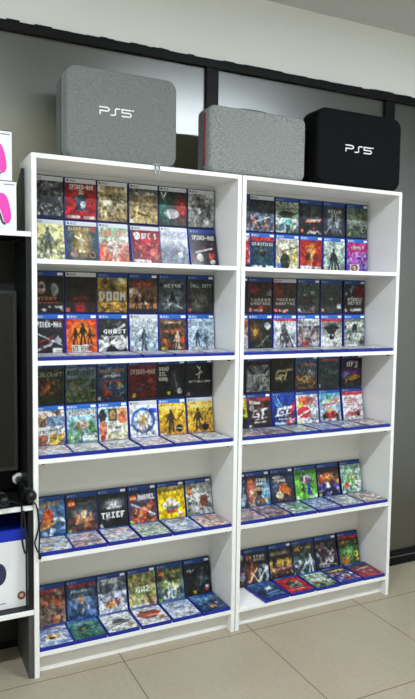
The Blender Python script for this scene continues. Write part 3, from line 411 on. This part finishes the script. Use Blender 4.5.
# column left edges
CL = [.033, .1685, .3025, .4395, .5745, .7105]
CR = [.8925, 1.0235, 1.160, 1.2955, 1.432, 1.574]
FL = [.0200, .1545, .2935, .4350, .5755, .7140]
FR = [.8915, 1.0260, 1.1655, 1.3070, 1.4470, 1.5850]
rows = [ # key, shelf index, row name, y of front at the foot, lean, base
 ('1l', 0, 'lower', (.166, .196), (.215, .03), 0), ('1u', 0, 'upper', (.203, .204), (.03, .04), 1),
 ('2l', 1, 'lower', (.184, .199), (.085, .05), 0), ('2u', 1, 'upper', (.200, .208), (.03, .03), 1),
 ('3l', 2, 'lower', (.1735, .184), (.17, .165), 0), ('3u', 2, 'upper', (.203, .213), (.02, .01), 1),
 ('4u', 3, 'standing', (.1735, .176), (.235, .225), 0), ('5u', 4, 'standing', (.1735, .1735), (.255, .255), 0)]
rnd = random.Random(4)
for si, (side, zs, cols) in enumerate((('L', zl, CL), ('R', zr, CR))):
    bc = 'left bookcase' if si == 0 else 'right bookcase'
    topz = {}
    for key, k, rn, ys, ln, base in rows:
        D = DES[side+key]
        for i in range(6):
            y = ys[si]; lean = ln[si]; yaw = (rnd.random()-.5)*.008
            if base == 0:
                z = zs[k]+CT*math.sin(lean)+.0008; topz[(k, i)] = zs[k]+CT*math.sin(lean)+CH*math.cos(lean)+.0022
            else: z = topz[(k, i)]+CT*math.sin(lean)
            x = cols[i]
            sh = 'b'
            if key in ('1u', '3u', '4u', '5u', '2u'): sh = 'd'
            if side == 'R' and key == '3u' and i == 2: sh = 'k'
            if side == 'L' and key == '1l' and i == 3: y -= .02; lean += .09; topz[(k, i)] = topz[(k, 0)]
            if side == 'L' and key == '1l' and i == 5: x -= .0005; y -= .012; lean += .05; topz[(k, i)] = topz[(k, 0)]
            look, bn, ops = D[i]
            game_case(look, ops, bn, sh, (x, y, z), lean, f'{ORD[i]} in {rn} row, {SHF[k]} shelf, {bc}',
                      f'game cases in the {rn} row on the {SHF[k]} shelf of the {bc}', yaw if abs(lean) > .05 or 1 else 0, sticker=(bn == '4' or (bn == 'd' and rnd.random() < .4)))
# flat-lying front rows
for side, zs, cols, bc in (('L', zl, FL, 'left bookcase'), ('R', zr, FR, 'right bookcase')):
    for k in (1, 2, 3, 4):
        D = DES.get(f'{side}{k+1}f')
        for i in range(6):
            if side == 'R' and k == 4 and i == 0: continue
            yaw = (rnd.random()-.5)*.012; x = cols[i]; y = .0015+rnd.random()*.002; dz = 0
            if D:
                look, bn, ops = D[i-1] if (side == 'R' and k == 4) else D[i]
            else:
                c = pale[(i+k+(side == 'R')*2) % 6]; look, bn, ops = 'pale, glare-washed', 'd', flat_ops(c)
                if side == 'R' and k == 2: ops = flat_ops(tuple(glare_pastelR[i][:4])+(pale[i][4],)); look = 'pale brownish'
            if side == 'R' and k == 4: x = cols[i]-.002; yaw = (0, .07, .0, -.02, .015, -.02)[i]; y = (0, -.004, .003, .001, .002, .002)[i]
            if side == 'L' and k == 4: yaw = (0, .012, .02, -.0, .012, .02)[i]*.5; y = .002
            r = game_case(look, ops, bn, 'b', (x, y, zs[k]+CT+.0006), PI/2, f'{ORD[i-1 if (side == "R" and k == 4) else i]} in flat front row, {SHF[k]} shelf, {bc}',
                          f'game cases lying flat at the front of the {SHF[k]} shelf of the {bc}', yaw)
# ---------------------------------------------------------------- carry cases on top
def ribbon(pts, w, y0, y1, bm):
    # a flat stroke with mitred joins in the xz plane, extruded from y0 to y1
    n = len(pts); L = []; R = []
    for i in range(n):
        p = Vector(pts[i]); a = (p-Vector(pts[i-1])).normalized() if i else None; b = (Vector(pts[i+1])-p).normalized() if i < n-1 else None
        d = ((a or b)+(b or a)).normalized(); nn = Vector((-d.y, d.x)); s = w/2/max(.5, nn.dot(Vector((-(b or a).y, (b or a).x))))
        L.append(p+nn*s); R.append(p-nn*s)
    vs = [[bm.verts.new((q.x, yy, q.y)) for q in S_] for yy in (y0, y1) for S_ in (L, R)]
    for i in range(n-1):
        a, b, c, d = vs
        bm.faces.new((a[i], a[i+1], b[i+1], b[i])); bm.faces.new((c[i], d[i], d[i+1], c[i+1]))
        bm.faces.new((a[i], c[i], c[i+1], a[i+1])); bm.faces.new((b[i], b[i+1], d[i+1], d[i]))
    bm.faces.new((vs[0][0], vs[1][0], vs[3][0], vs[2][0])); bm.faces.new((vs[0][-1], vs[2][-1], vs[3][-1], vs[1][-1]))
def logo(cx, cz, w, h, y, parent, tilt=0):
    bm = bmesh.new(); t = h*.15
    gl = {'P': [[(0, .9), (.8, .9), (.98, .78), (.98, .58), (.8, .46), (.08, .46), (.08, 0)]],
          'S': [[(0, .06), (.36, .06), (.5, .16), (.5, .8), (.64, .9), (1, .9)]],
          '5': [[(1, .9), (.05, .9), (.05, .52), (.84, .52), (.97, .42), (.97, .2), (.84, .08), (.02, .08)]]}
    x = cx-w/2
    for ch, cw, gap in (('P', .31, .0), ('S', .30, -.0), ('5', .31, 0)):
        for st in gl[ch]: ribbon([(x+px*w*cw, cz-h/2+pz*h) for px, pz in st], t, y-.0012, y+.001, bm)
        x += w*(cw+.045)
    box(cx+w/2+.004, y-.0012, cz+h*.36, cx+w/2+.012, y+.001, cz+h*.5, 0, bm)
    return obj('logo', bm, mat('white_print', '#f4f6f6', .5), parent)
def fabric(name, c1, c2, sc, weave):
    m = bpy.data.materials.new(name); m.use_nodes = True; nt = m.node_tree; b = nt.nodes['Principled BSDF']
    tc = nt.nodes.new('ShaderNodeTexCoord'); out = []
    for st in ((1, 1, weave), (weave, 1, 1)):
        mp = nt.nodes.new('ShaderNodeMapping'); mp.inputs['Scale'].default_value = st
        n = nt.nodes.new('ShaderNodeTexNoise'); n.inputs['Scale'].default_value = sc; n.inputs['Detail'].default_value = 4
        nt.links.new(tc.outputs['Object'], mp.inputs[0]); nt.links.new(mp.outputs[0], n.inputs['Vector']); out.append(n)
    a = nt.nodes.new('ShaderNodeMath'); a.operation = 'ADD'; nt.links.new(out[0].outputs['Fac'], a.inputs[0]); nt.links.new(out[1].outputs['Fac'], a.inputs[1])
    r = nt.nodes.new('ShaderNodeMapRange'); r.inputs['From Min'].default_value = .75; r.inputs['From Max'].default_value = 1.25
    nt.links.new(a.outputs[0], r.inputs['Value'])
    mx = nt.nodes.new('ShaderNodeMix'); mx.data_type = 'RGBA'; mx.inputs[6].default_value = (*lin(c1), 1); mx.inputs[7].default_value = (*lin(c2), 1)
    nt.links.new(r.outputs[0], mx.inputs[0]); nt.links.new(mx.outputs[2], b.inputs['Base Color']); b.inputs['Roughness'].default_value = .9
    b.inputs['Sheen Weight'].default_value = .15
    return m
GREYF = fabric('grey_felt_fabric', '#676c6a', '#7c807e', 130, 2.0); GREYS = fabric('dark_grey_fabric', '#3c403f', '#4a4e4d', 130, 2)
TWEED = fabric('tweed_fabric', '#5f6362', '#a2a5a4', 150, 3.5); TWEEDS = fabric('tweed_gusset', '#4a4c4c', '#606263', 80, 2)
BLKF = mat('black_case_fabric', '#08090c', .8, spec=.15); ZIP = mat('black_zip', '#141516', .5); REDZ = mat('red_piping', '#8c1c22', .6); METAL = mat('zip_metal', '#8d8f90', .35, metal=.8)
def carry_case(x0, x1, z0, z1, yf, yb, r, e, mf, ms, mz, label, puff=.006, nm='carry_case'):
    w = x1-x0; h = z1-z0; ym = yf+(yb-yf)*.48
    t = empty(nm, ((x0+x1)/2, 0, z0), label, 'carry case', 'console carry cases on the bookcases')
    L = (0, 0, h/2)
    obj('front_shell', pillow(w, h, yf, ym-.004, r, e, .002, puff), mf, t, True, loc=L)
    obj('back_shell', pillow(w, h, ym+.004, yb, r, .002, e, 0), ms, t, True, loc=L)
    obj('zip_band', pillow(w-.006, h-.002, ym-.005, ym+.005, r, 0, 0, 0), mz, t, True, loc=L)
    return t, ym, h
t1, ym, h1 = carry_case(.128, .572, H, 2.318, .006, .168, .042, .012, GREYF, GREYS, ZIP, 'large grey felt console case with white lettering, leftmost on top of bookcases')
logo(-.035, 2.164-H, .125, .030, .0, t1)
pl = obj('zip_pull', box(.118, -.003, .001, .150, .005, .008, .002), METAL, t1)
for dx in (.126, .142):
    b = tube([(dx, .006, .006), (dx+.002, -.006, -.006), (dx, -.007, -.028)], [.0025, .003, .0022], 6); box(dx-.0035, -.0105, -.036, dx+.0035, -.0045, -.020, .001, b)
    obj('zip_tab', b, METAL, pl)
obj('side_tab', box(.221, .07, .235, .229, .085, .247, .002), ZIP, t1)
t2, ym2, h2 = carry_case(.712, 1.182, H, 2.252, -.004, .120, .030, .018, TWEED, TWEEDS, REDZ, 'light grey tweed case with red piping between the two console cases', .004)
hb = tube([(-.07, .055, h2-.002), (-.062, .055, h2+.010), (.0, .055, h2+.013), (.062, .055, h2+.010), (.07, .055, h2-.002)], .006, 8); obj('handle', hb, TWEEDS, t2, True)
obj('piping', tube([( .470/2+.0005-.03, .0575, .0016), (.470/2-.006, .0575, .009), (.470/2+.0005, .0575, .03), (.470/2+.0005, .0575, h2-.03)], .0022, 6), REDZ, t2, True)
obj('piping', tube([(-.470/2-.0005, .040, .03), (-.470/2-.0005, .040, h2-.03)], .005, 6), REDZ, t2, True)
t3, ym3, h3 = carry_case(1.246, 1.730, H, 2.320, .004, .135, .052, .016, BLKF, BLKF, ZIP, 'black console case with white lettering on the right bookcase', .005)
logo(-.019, 2.151-H, .148, .032, -.002, t3)
hb = tube([(-.246, .075, .17), (-.259, .075, .18), (-.261, .075, .21), (-.259, .075, .24), (-.246, .075, .25)], .006, 8); obj('handle', hb, BLKF, t3, True)
# ---------------------------------------------------------------- room
def tile_mat():
    m = bpy.data.materials.new('floor_tiles'); m.use_nodes = True; nt = m.node_tree; b = nt.nodes['Principled BSDF']
    tc = nt.nodes.new('ShaderNodeTexCoord'); sp = nt.nodes.new('ShaderNodeSeparateXYZ'); nt.links.new(tc.outputs['Object'], sp.inputs[0])
    def M(op, *a):
        n = nt.nodes.new('ShaderNodeMath'); n.operation = op
        for i, v in enumerate(a):
            if isinstance(v, (int, float)): n.inputs[i].default_value = v
            else: nt.links.new(v, n.inputs[i])
        return n.outputs[0]
    ds = []
    for k, off, s in ((0, .350, .596), (1, -.026, .596)):
        u = M('DIVIDE', M('SUBTRACT', sp.outputs[k], off), s); f = M('ABSOLUTE', M('SUBTRACT', u, M('ROUND', u))); ds.append(M('MULTIPLY', f, s))
    d = M('MINIMUM', *ds); line = M('LESS_THAN', d, .0019)
    n = nt.nodes.new('ShaderNodeTexNoise'); n.inputs['Scale'].default_value = 60; n.inputs['Detail'].default_value = 8; nt.links.new(tc.outputs['Object'], n.inputs['Vector'])
    n2 = nt.nodes.new('ShaderNodeTexNoise'); n2.inputs['Scale'].default_value = 2.2; n2.inputs['Detail'].default_value = 3; nt.links.new(tc.outputs['Object'], n2.inputs['Vector'])
    a = M('ADD', M('MULTIPLY', n.outputs['Fac'], .5), M('MULTIPLY', n2.outputs['Fac'], .5))
    r = nt.nodes.new('ShaderNodeValToRGB'); e = r.color_ramp.elements; e[0].position = .38; e[1].position = .62
    e[0].color = (*lin('#998f79'), 1); e[1].color = (*lin('#a39985'), 1); nt.links.new(a, r.inputs[0])
    mx = nt.nodes.new('ShaderNodeMix'); mx.data_type = 'RGBA'; nt.links.new(line, mx.inputs[0]); nt.links.new(r.outputs[0], mx.inputs[6]); mx.inputs[7].default_value = (*lin('#4c4436'), 1)
    nt.links.new(mx.outputs[2], b.inputs['Base Color']); b.inputs['Roughness'].default_value = .5
    return m
XL, XR, YF, YW, ZC = -2.2, 3.3, -3.3, .28, 2.85
FLOOR = tile_mat(); WALLU = mat('painted_wall', '#eeeeec', .8, bump=(40, .1)); CEIL = mat('ceiling_paint', '#cfd0ce', .9); BEIGE = mat('beige_wall', '#c6c3ae', .8, noise=(4, '#b6b49c', (6, 1, .3)))
FRAME = mat('black_frame', '#08090a', .5, spec=.2); FRLINE = mat('grey_seal', '#6c6e6e', .5)
struct('floor', box(XL, YF, -.05, XR, .45, 0), FLOOR)
struct('ceiling', box(XL, YF, ZC, XR, .45, ZC+.05), CEIL)
struct('wall_back', box(XL, YW+.004, 2.53, XR, YW+.12, ZC), WALLU)
struct('wall_left', box(XL-.1, YF, 0, XL, .45, ZC), WALLU)
struct('wall_right', box(XR, YF, 0, XR+.1, .45, ZC), WALLU)
struct('wall_front', box(XL, YF-.1, 0, XR, YF, ZC), BEIGE)
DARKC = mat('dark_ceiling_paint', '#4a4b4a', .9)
YN, XN = 1.75, 4.6
struct('wall_far', box(XL, YN, 0, XN, YN+.1, 2.62), BEIGE)
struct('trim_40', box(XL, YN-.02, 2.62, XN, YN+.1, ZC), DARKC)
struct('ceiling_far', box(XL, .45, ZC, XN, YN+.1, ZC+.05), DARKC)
struct('floor_far', box(XL, .45, -.05, XN, YN+.1, 0), FLOOR)
struct('wall_far_left', box(XL-.1, .45, 0, XL, YN+.1, ZC), WALLU)
struct('wall_far_right', box(XN, .45, 0, XN+.1, YN+.1, ZC), WALLU)
struct('trim_1', box(XL, -2.22, 2.56, XR, -2.15, ZC), BEIGE)          # dropped bulkhead in the shop ceiling
def film_glass():
    # grey frosted film: part blurred reflection, part blurred view into the next room
    m = bpy.data.materials.new('grey_film_glass'); m.use_nodes = True; nt = m.node_tree
    nt.nodes.remove(nt.nodes['Principled BSDF']); out = nt.nodes['Material Output']
    g = nt.nodes.new('ShaderNodeBsdfGlossy'); g.inputs['Color'].default_value = (*lin('#989a99'), 1); g.inputs['Roughness'].default_value = .3
    t = nt.nodes.new('ShaderNodeBsdfRefraction'); t.inputs['Color'].default_value = (*lin('#d0d2cc'), 1); t.inputs['Roughness'].default_value = .4; t.inputs['IOR'].default_value = 1.2
    mx = nt.nodes.new('ShaderNodeMixShader'); mx.inputs[0].default_value = .5
    nt.links.new(g.outputs[0], mx.inputs[1]); nt.links.new(t.outputs[0], mx.inputs[2]); nt.links.new(mx.outputs[0], out.inputs[0])
    return m
GL = film_glass()
mull = [-1.19, -.17, .86, 1.89, 2.92]
xs = [XL]+mull+[XR]
for i in range(len(xs)-1):
    a = xs[i]+(.03 if i else 0); c = xs[i+1]-(.03 if i < len(xs)-2 else 0)
    struct(f'window_{i+1}', box(a, YW+.012, .07, c, YW+.02, 2.497), GL)
n = 2
for x in mull:
    struct(f'trim_{n}', box(x-.03, YW-.006, .07, x+.03, YW+.03, 2.497, .002), FRAME); n += 1
# top rail with its uneven sealant bead
b = box(XL, YW-.010, 2.497, XR, YW+.03, 2.532, .002)
rr = random.Random(2); x = XL
while x < XR-.1:
    w = .02+rr.random()*.06; box(x, YW-.011, 2.528, x+w, YW+.004, 2.532+rr.random()*.007, .001, b); x += w
struct(f'trim_{n}', b, FRAME); n += 1
b = box(XL, YW-.012, 0, XR, YW+.03, .07, .002); o = struct(f'trim_{n}', b, FRAME); n += 1
struct(f'trim_{n}', box(XL, YW-.0135, .047, XR, YW-.012, .051), FRLINE); n += 1
# wall behind the partition foot
# ---------------------------------------------------------------- cabinet on the left with its things
CABW = 1.15
cab = empty('tv_cabinet', (-CABW/2, 0, 0), 'black open cabinet with white-edged shelves left of the bookcases', 'cabinet')
cx = CABW/2
for z in (1.697, .6805, .273):
    s = obj('shelf', box(-cx+.02, .006, z-.017, cx-.02, .262, z), BLACKLAM, cab)
    e = obj('edge_strip', box(-cx, -.001, z-.0175, cx-.0015, .006, z+.0003, .0006), WHITE, s)
    e['label'] = 'white shelf edge'
obj('back_panel', box(-cx+.02, .255, 0.04, cx-.02, .262, 1.68), BLACKLAM, cab)
obj('side_panel', box(cx-.02, .008, .256, cx-.0015, .262, 1.679), BLACKLAM, cab)
obj('side_panel', box(cx-.02, .008, 0, cx-.0015, .262, .2555), mat('shaded_side_grey', '#4c4c4a', .5), cab)['label'] = 'added grey board for the shaded bookcase side'  # added board, its grey stands in for shade on the bookcase side
obj('side_panel', box(-cx, .008, 0, -cx+.02, .262, 1.679), BLACKLAM, cab)
b = bmesh.new()   # sloping black board that rises above the top shelf beside the bookcase
pr = [(.125, 1.698), (.262, 1.698), (.262, 1.84), (.23, 1.885), (.125, 1.945)]
f1 = [b.verts.new((cx-.014, y, z)) for y, z in pr]; f2 = [b.verts.new((cx-.0015, y, z)) for y, z in pr]
b.faces.new(f1); b.faces.new(f2[::-1])
for i in range(5): b.faces.new((f1[i], f1[(i+1) % 5], f2[(i+1) % 5], f2[i]))
obj('end_board', b, BLACKLAM, cab)
# television
tv = empty('television', (-.50, .13, .6808), 'black flat television standing in the left cabinet', 'television')
SCR = mat('dark_screen', '#050607', .12); BEZ = mat('television_bezel', '#26282a', .35)
obj('screen', box(-.45, -.012, .125, .45, -.006, .79), SCR, tv)
obj('bezel', box(-.463, -.008, .112, .463, .03, .803, .003), BLACKLAM, tv)
b = box(-.463, -.016, .112, -.45, -.008, .803); box(.45, -.016, .112, .463, -.008, .803, 0, b); box(-.45, -.016, .79, .45, -.008, .803, 0, b); box(-.45, -.016, .112, .45, -.008, .125, 0, b)
obj('rim', b, BEZ, tv)
obj('stand', box(-.16, -.05, 0, .16, .08, .012, .003), BLACKLAM, tv); obj('neck', box(-.05, .0, .012, .05, .025, .13, .003), BLACKLAM, tv)
# microphones
MICB = mat('microphone_black', '#0d0e10', .35); GRILLE = mat('black_grille', '#17181a', .3, metal=.5, bump=(400, .6)); RING = mat('white_ring', '#dcdedc', .45)
def frame_to(a, b):
    d = (Vector(b)-Vector(a)); q = d.to_track_quat('Z', 'X'); return d.length, q
def microphone(tail, head, label):
    L, q = frame_to(tail, head)
    t = empty('microphone', tail, label, 'microphone', 'microphones on the cabinet shelf'); t.rotation_mode = 'QUATERNION'; t.rotation_quaternion = q
    def lathe(prof, n=20):
        b = bmesh.new(); R = []
        for z, r in prof: R.append([b.verts.new((r*math.cos(2*PI*k/n), r*math.sin(2*PI*k/n), z)) for k in range(n)])
        for i in range(len(R)-1):
            for k in range(n): b.faces.new((R[i][k], R[i][(k+1) % n], R[i+1][(k+1) % n], R[i+1][k]))
        b.faces.new(R[0][::-1]); b.faces.new(R[-1]); return b
    obj('handle', lathe([(0, .010), (.004, .0125), (.10, .015), (.155, .0185), (.168, .021), (.170, .021)]), MICB, t, True)
    obj('ring', lathe([(.028, .0150), (.030, .0215), (.044, .0225), (.046, .0160)]), RING, t, True)
    obj('collar', lathe([(.169, .0215), (.171, .0232), (.178, .0232), (.180, .0215)]), MICB, t, True)
    obj('grille', lathe([(.179+.022*(1-math.cos(a)), max(.0215*math.sin(a), .001)+.0) if a > PI/2 else (.179+.022*(1-math.cos(a)), .0215) for a in [PI*k/12 for k in range(13)]]), GRILLE, t, True)
    return t
m1 = microphone((-.036, .181, .7570), (-.0130, -.014, .7230), 'black handheld microphone with white ring, at the shelf corner beside the bookcase')
m2 = microphone((-.150, .175, .7500), (-.112, -.014, .7180), 'black handheld microphone partly cut off by the left picture edge')
STRAP = mat('black_strap', '#0b0b0c', .7)
def strap(m, pts, r, label):
    o = obj('wrist_strap', tube(pts, r, 8, 6), STRAP, m, smooth=True); o['label'] = label
    o.matrix_parent_inverse = (Matrix.Translation(m.location) @ m.rotation_quaternion.to_matrix().to_4x4()).inverted()
strap(m2, [(-.135, .10, .718), (-.09, .07, .690), (-.052, .03, .686), (-.046, -.002, .6835), (-.045, -.008, .672), (-.047, -.009, .58), (-.038, -.009, .515), (-.030, -.009, .505), (-.026, -.009, .53), (-.033, -.010, .60), (-.039, -.009, .668)], .0035, 'black strap loop hanging over the cabinet shelf edge before white box')
strap(m1, [(-.030, .12, .725), (-.03, .04, .692), (.000, -.006, .692), (.012, -.006, .665), (.016, -.007, .60), (.006, -.006, .555), (.002, -.006, .535), (.012, -.008, .505), (.022, -.008, .487), (.022, -.008, .475), (.017, -.008, .478), (.018, -.007, .52), (.020, -.006, .60), (.013, -.005, .67)], .003, 'black strap loop hanging against the left edge of bookcase')
for x in (-.0255, -.134):
    tag(obj('microphone_rest', box(x-.005, .08, .6808, x+.005, .10, .7225, .002), MICB), 'small black rest under the '+('right' if x > -.1 else 'left')+' microphone on the cabinet shelf', 'rest', 'microphone rests')
# boxes
BOXW = mat('white_carton', '#e9e9ea', .45); BOXB = mat('blue_carton', '#0c2cb0', .4); PINK = mat('pink_print', '#e63fb0', .45); DARKP = mat('dark_print', '#3a2c48', .45); GREYP = mat('grey_print', '#8f8f96', .5)
def gamepad_poly(s):
    P = [(-.5, .28), (-.35, .42), (-.12, .38), (.12, .38), (.35, .42), (.5, .28), (.6, -.1), (.62, -.42), (.52, -.58), (.4, -.52), (.3, -.2), (.2, -.08), (-.2, -.08), (-.3, -.2), (-.4, -.52), (-.52, -.58), (-.62, -.42), (-.6, -.1)]
    Q = []
    n = len(P)
    for i in range(n):
        p0, p1, p2, p3 = (Vector(P[(i+k-1) % n]) for k in range(4))
        for k in range(4):
            t = k/4; Q.append((.5*((2*p1)+(p2-p0)*t+(2*p0-5*p1+4*p2-p3)*t*t+(3*p1-p0-3*p2+p3)*t**3))*s)
    return Q
def controller_box(x1, y0, z0, w, h, label):
    t = empty('controller_box', (x1-w/2, y0, z0), label, 'box', 'boxed controllers on the cabinet')
    obj('carton', box(-w/2, 0, 0, w/2, .075, h, .0012), BOXW, t)
    b = bmesh.new(); Q = gamepad_poly(w*.62); cz = h*.50
    v1 = [b.verts.new((q.x, -.0012, cz+q.y)) for q in Q]; v2 = [b.verts.new((q.x, .0005, cz+q.y)) for q in Q]
    b.faces.new(v1); 
    for i in range(len(Q)): b.faces.new((v1[i], v1[(i+1) % len(Q)], v2[(i+1) % len(Q)], v2[i]))
    bmesh.ops.triangulate(b, faces=[f for f in b.faces if len(f.verts) > 4])
    g = obj('gamepad_picture', b, PINK, t)
    b = bmesh.new()
    tube([(.018, -.001, cz-.012), (.026, -.001, cz-.028), (.036, -.001, cz-.058), (.046, -.001, cz-.064)], .004, 6, bm=b); 
    obj('gamepad_dark_strip', b, DARKP, g)  # dark inner strip of the printed gamepad
    obj('small_print', box(w/2-.045, -.0008, h-.016, w/2-.008, .0004, h-.012), GREYP, t)
    obj('top_stripe', box(-w/2, -.0006, h-.003, w/2, .0004, h), DARKP, t)
    return t
controller_box(-.046, .040, 1.6975, .172, .182, 'lower white box with pink gamepad on top of the left cabinet')
controller_box(-.058, .055, 1.880, .172, .180, 'upper white box with pink gamepad, stacked on the other')
hb = empty('headset_box', (-.022-.20, .050, .2735), 'large white carton with blue top on the lower cabinet shelf', 'box')
obj('carton', box(-.2, 0, 0, .2, .2, .262, .0015), BOXW, hb)
obj('blue_lid', box(-.2003, -.0004, .262, .2003, .2004, .304, .0015), BOXB, hb)
NAVY = mat('navy_print', '#2c2f52', .35); BADGE = mat('brown_badge', '#7c4a3c', .5); BADL = mat('badge_light', '#d0b4a0', .5)
def disc(cx_, cz_, rx, rz, y, m, name, parent, n=28):
    b = bmesh.new(); v = [b.verts.new((cx_+rx*math.cos(2*PI*k/n), y, cz_+rz*math.sin(2*PI*k/n))) for k in range(n)]
    w = [b.verts.new((cx_+rx*math.cos(2*PI*k/n), y+.0015, cz_+rz*math.sin(2*PI*k/n))) for k in range(n)]; b.faces.new(v)
    for k in range(n): b.faces.new((v[k], v[(k+1) % n], w[(k+1) % n], w[k]))
    return obj(name, b, m, parent)
disc(.098, .140, .030, .044, -.001, NAVY, 'sphere_picture', hb)
bd = disc(.183, .045, .0155, .0165, -.0012, BADGE, 'badge', hb); disc(.183, .046, .008, .007, -.0018, BADL, 'badge_centre', bd)
b = box(.09, -.0008, .022, .125, .0004, .026); obj('small_print', b, GREYP, hb)
# framed board in the next room, seen blurred through the film
nb = empty('notice_board', (3.24, YN-.03, 1.86), 'dark framed board with tan edge hanging behind the frosted glass at right', 'board')
obj('frame', box(-.07, 0, 0, .09, .03, .80, .004), FRAME, nb); obj('panel', box(-.11, 0, .25, -.07, .03, .62), mat('tan_panel', '#9c7a58', .6), nb)
# ---------------------------------------------------------------- lights
LAMP = mat('lamp_diffuser', '#ffffff', .5, emit=('#fbffff', 12)); LB = mat('lamp_body', '#e8e8e8', .5)
def fixture(xc, y, L, power, col=(.87, .95, 1.05), text=None):
    t = empty('ceiling_light', (xc, y, ZC), text or 'long linear lamp under the shop ceiling' + (', left one' if xc < .5 else ', right one') + (' added as fill behind the camera' if y < -2.2 else ' before the shelves' if y < 0 else ''), 'ceiling light', 'linear ceiling lights')
    obj('housing', box(-L/2, -.035, -.022, L/2, .035, 0, .003), LB, t); obj('diffuser', box(-L/2+.01, -.028, -.027, L/2-.01, .028, -.022), LAMP, t)
    l = bpy.data.lights.new('lamp', 'AREA'); l.shape = 'RECTANGLE'; l.size = L-.04; l.size_y = .05; l.energy = power; l.color = col
    o = bpy.data.objects.new('lamp', l); C.objects.link(o); o.location = (0, 0, -.029); o.parent = t
fixture(-.7, -1.74, 1.2, 60); fixture(1.72, -1.74, 1.2, 60)
fixture(-.75, .66, .9, 110, (1, .98, .86), 'linear lamp on the ceiling of the next room')
fixture(-.4, -2.85, 1.2, 5); fixture(1.6, -2.85, 1.2, 5)  # dim fill lamps added out of view
w = bpy.data.worlds.new('w'); bpy.context.scene.world = w; w.use_nodes = True; w.node_tree.nodes['Background'].inputs[0].default_value = (.5, .5, .5, 1); w.node_tree.nodes['Background'].inputs[1].default_value = .3
# ---------------------------------------------------------------- camera
cam = bpy.data.cameras.new('camera'); co = bpy.data.objects.new('camera', cam); C.objects.link(co); bpy.context.scene.camera = co
ya, pi_, ro, f = .454262216, .0772238089, -.0134303663, 653.561455
cam.sensor_fit = 'HORIZONTAL'; cam.sensor_width = 36; cam.lens = f/415*36; cam.clip_start = .05
# rows: camera right / up / forward in world space
Rz = Matrix(((math.cos(ya), -math.sin(ya), 0), (math.sin(ya), math.cos(ya), 0), (0, 0, 1)))
c, s = math.cos(pi_), math.sin(pi_); Rp = Matrix(((1, 0, 0), (0, c, -s), (0, s, c)))
c, s = math.cos(ro), math.sin(ro); Rr = Matrix(((c, 0, -s), (0, 1, 0), (s, 0, c)))
M = Rr @ Rp @ Rz
right, fwd, up = M[0], M[1], M[2]
co.matrix_world = Matrix.Translation((-.47417, -2.44021, 1.46210)) @ Matrix((right, up, -fwd)).transposed().to_4x4()
sc = bpy.context.scene; sc.view_settings.view_transform = 'Standard'; sc.view_settings.look = 'None'; sc.view_settings.exposure = .08; sc.view_settings.gamma = 1
sc.view_settings.use_curve_mapping = False
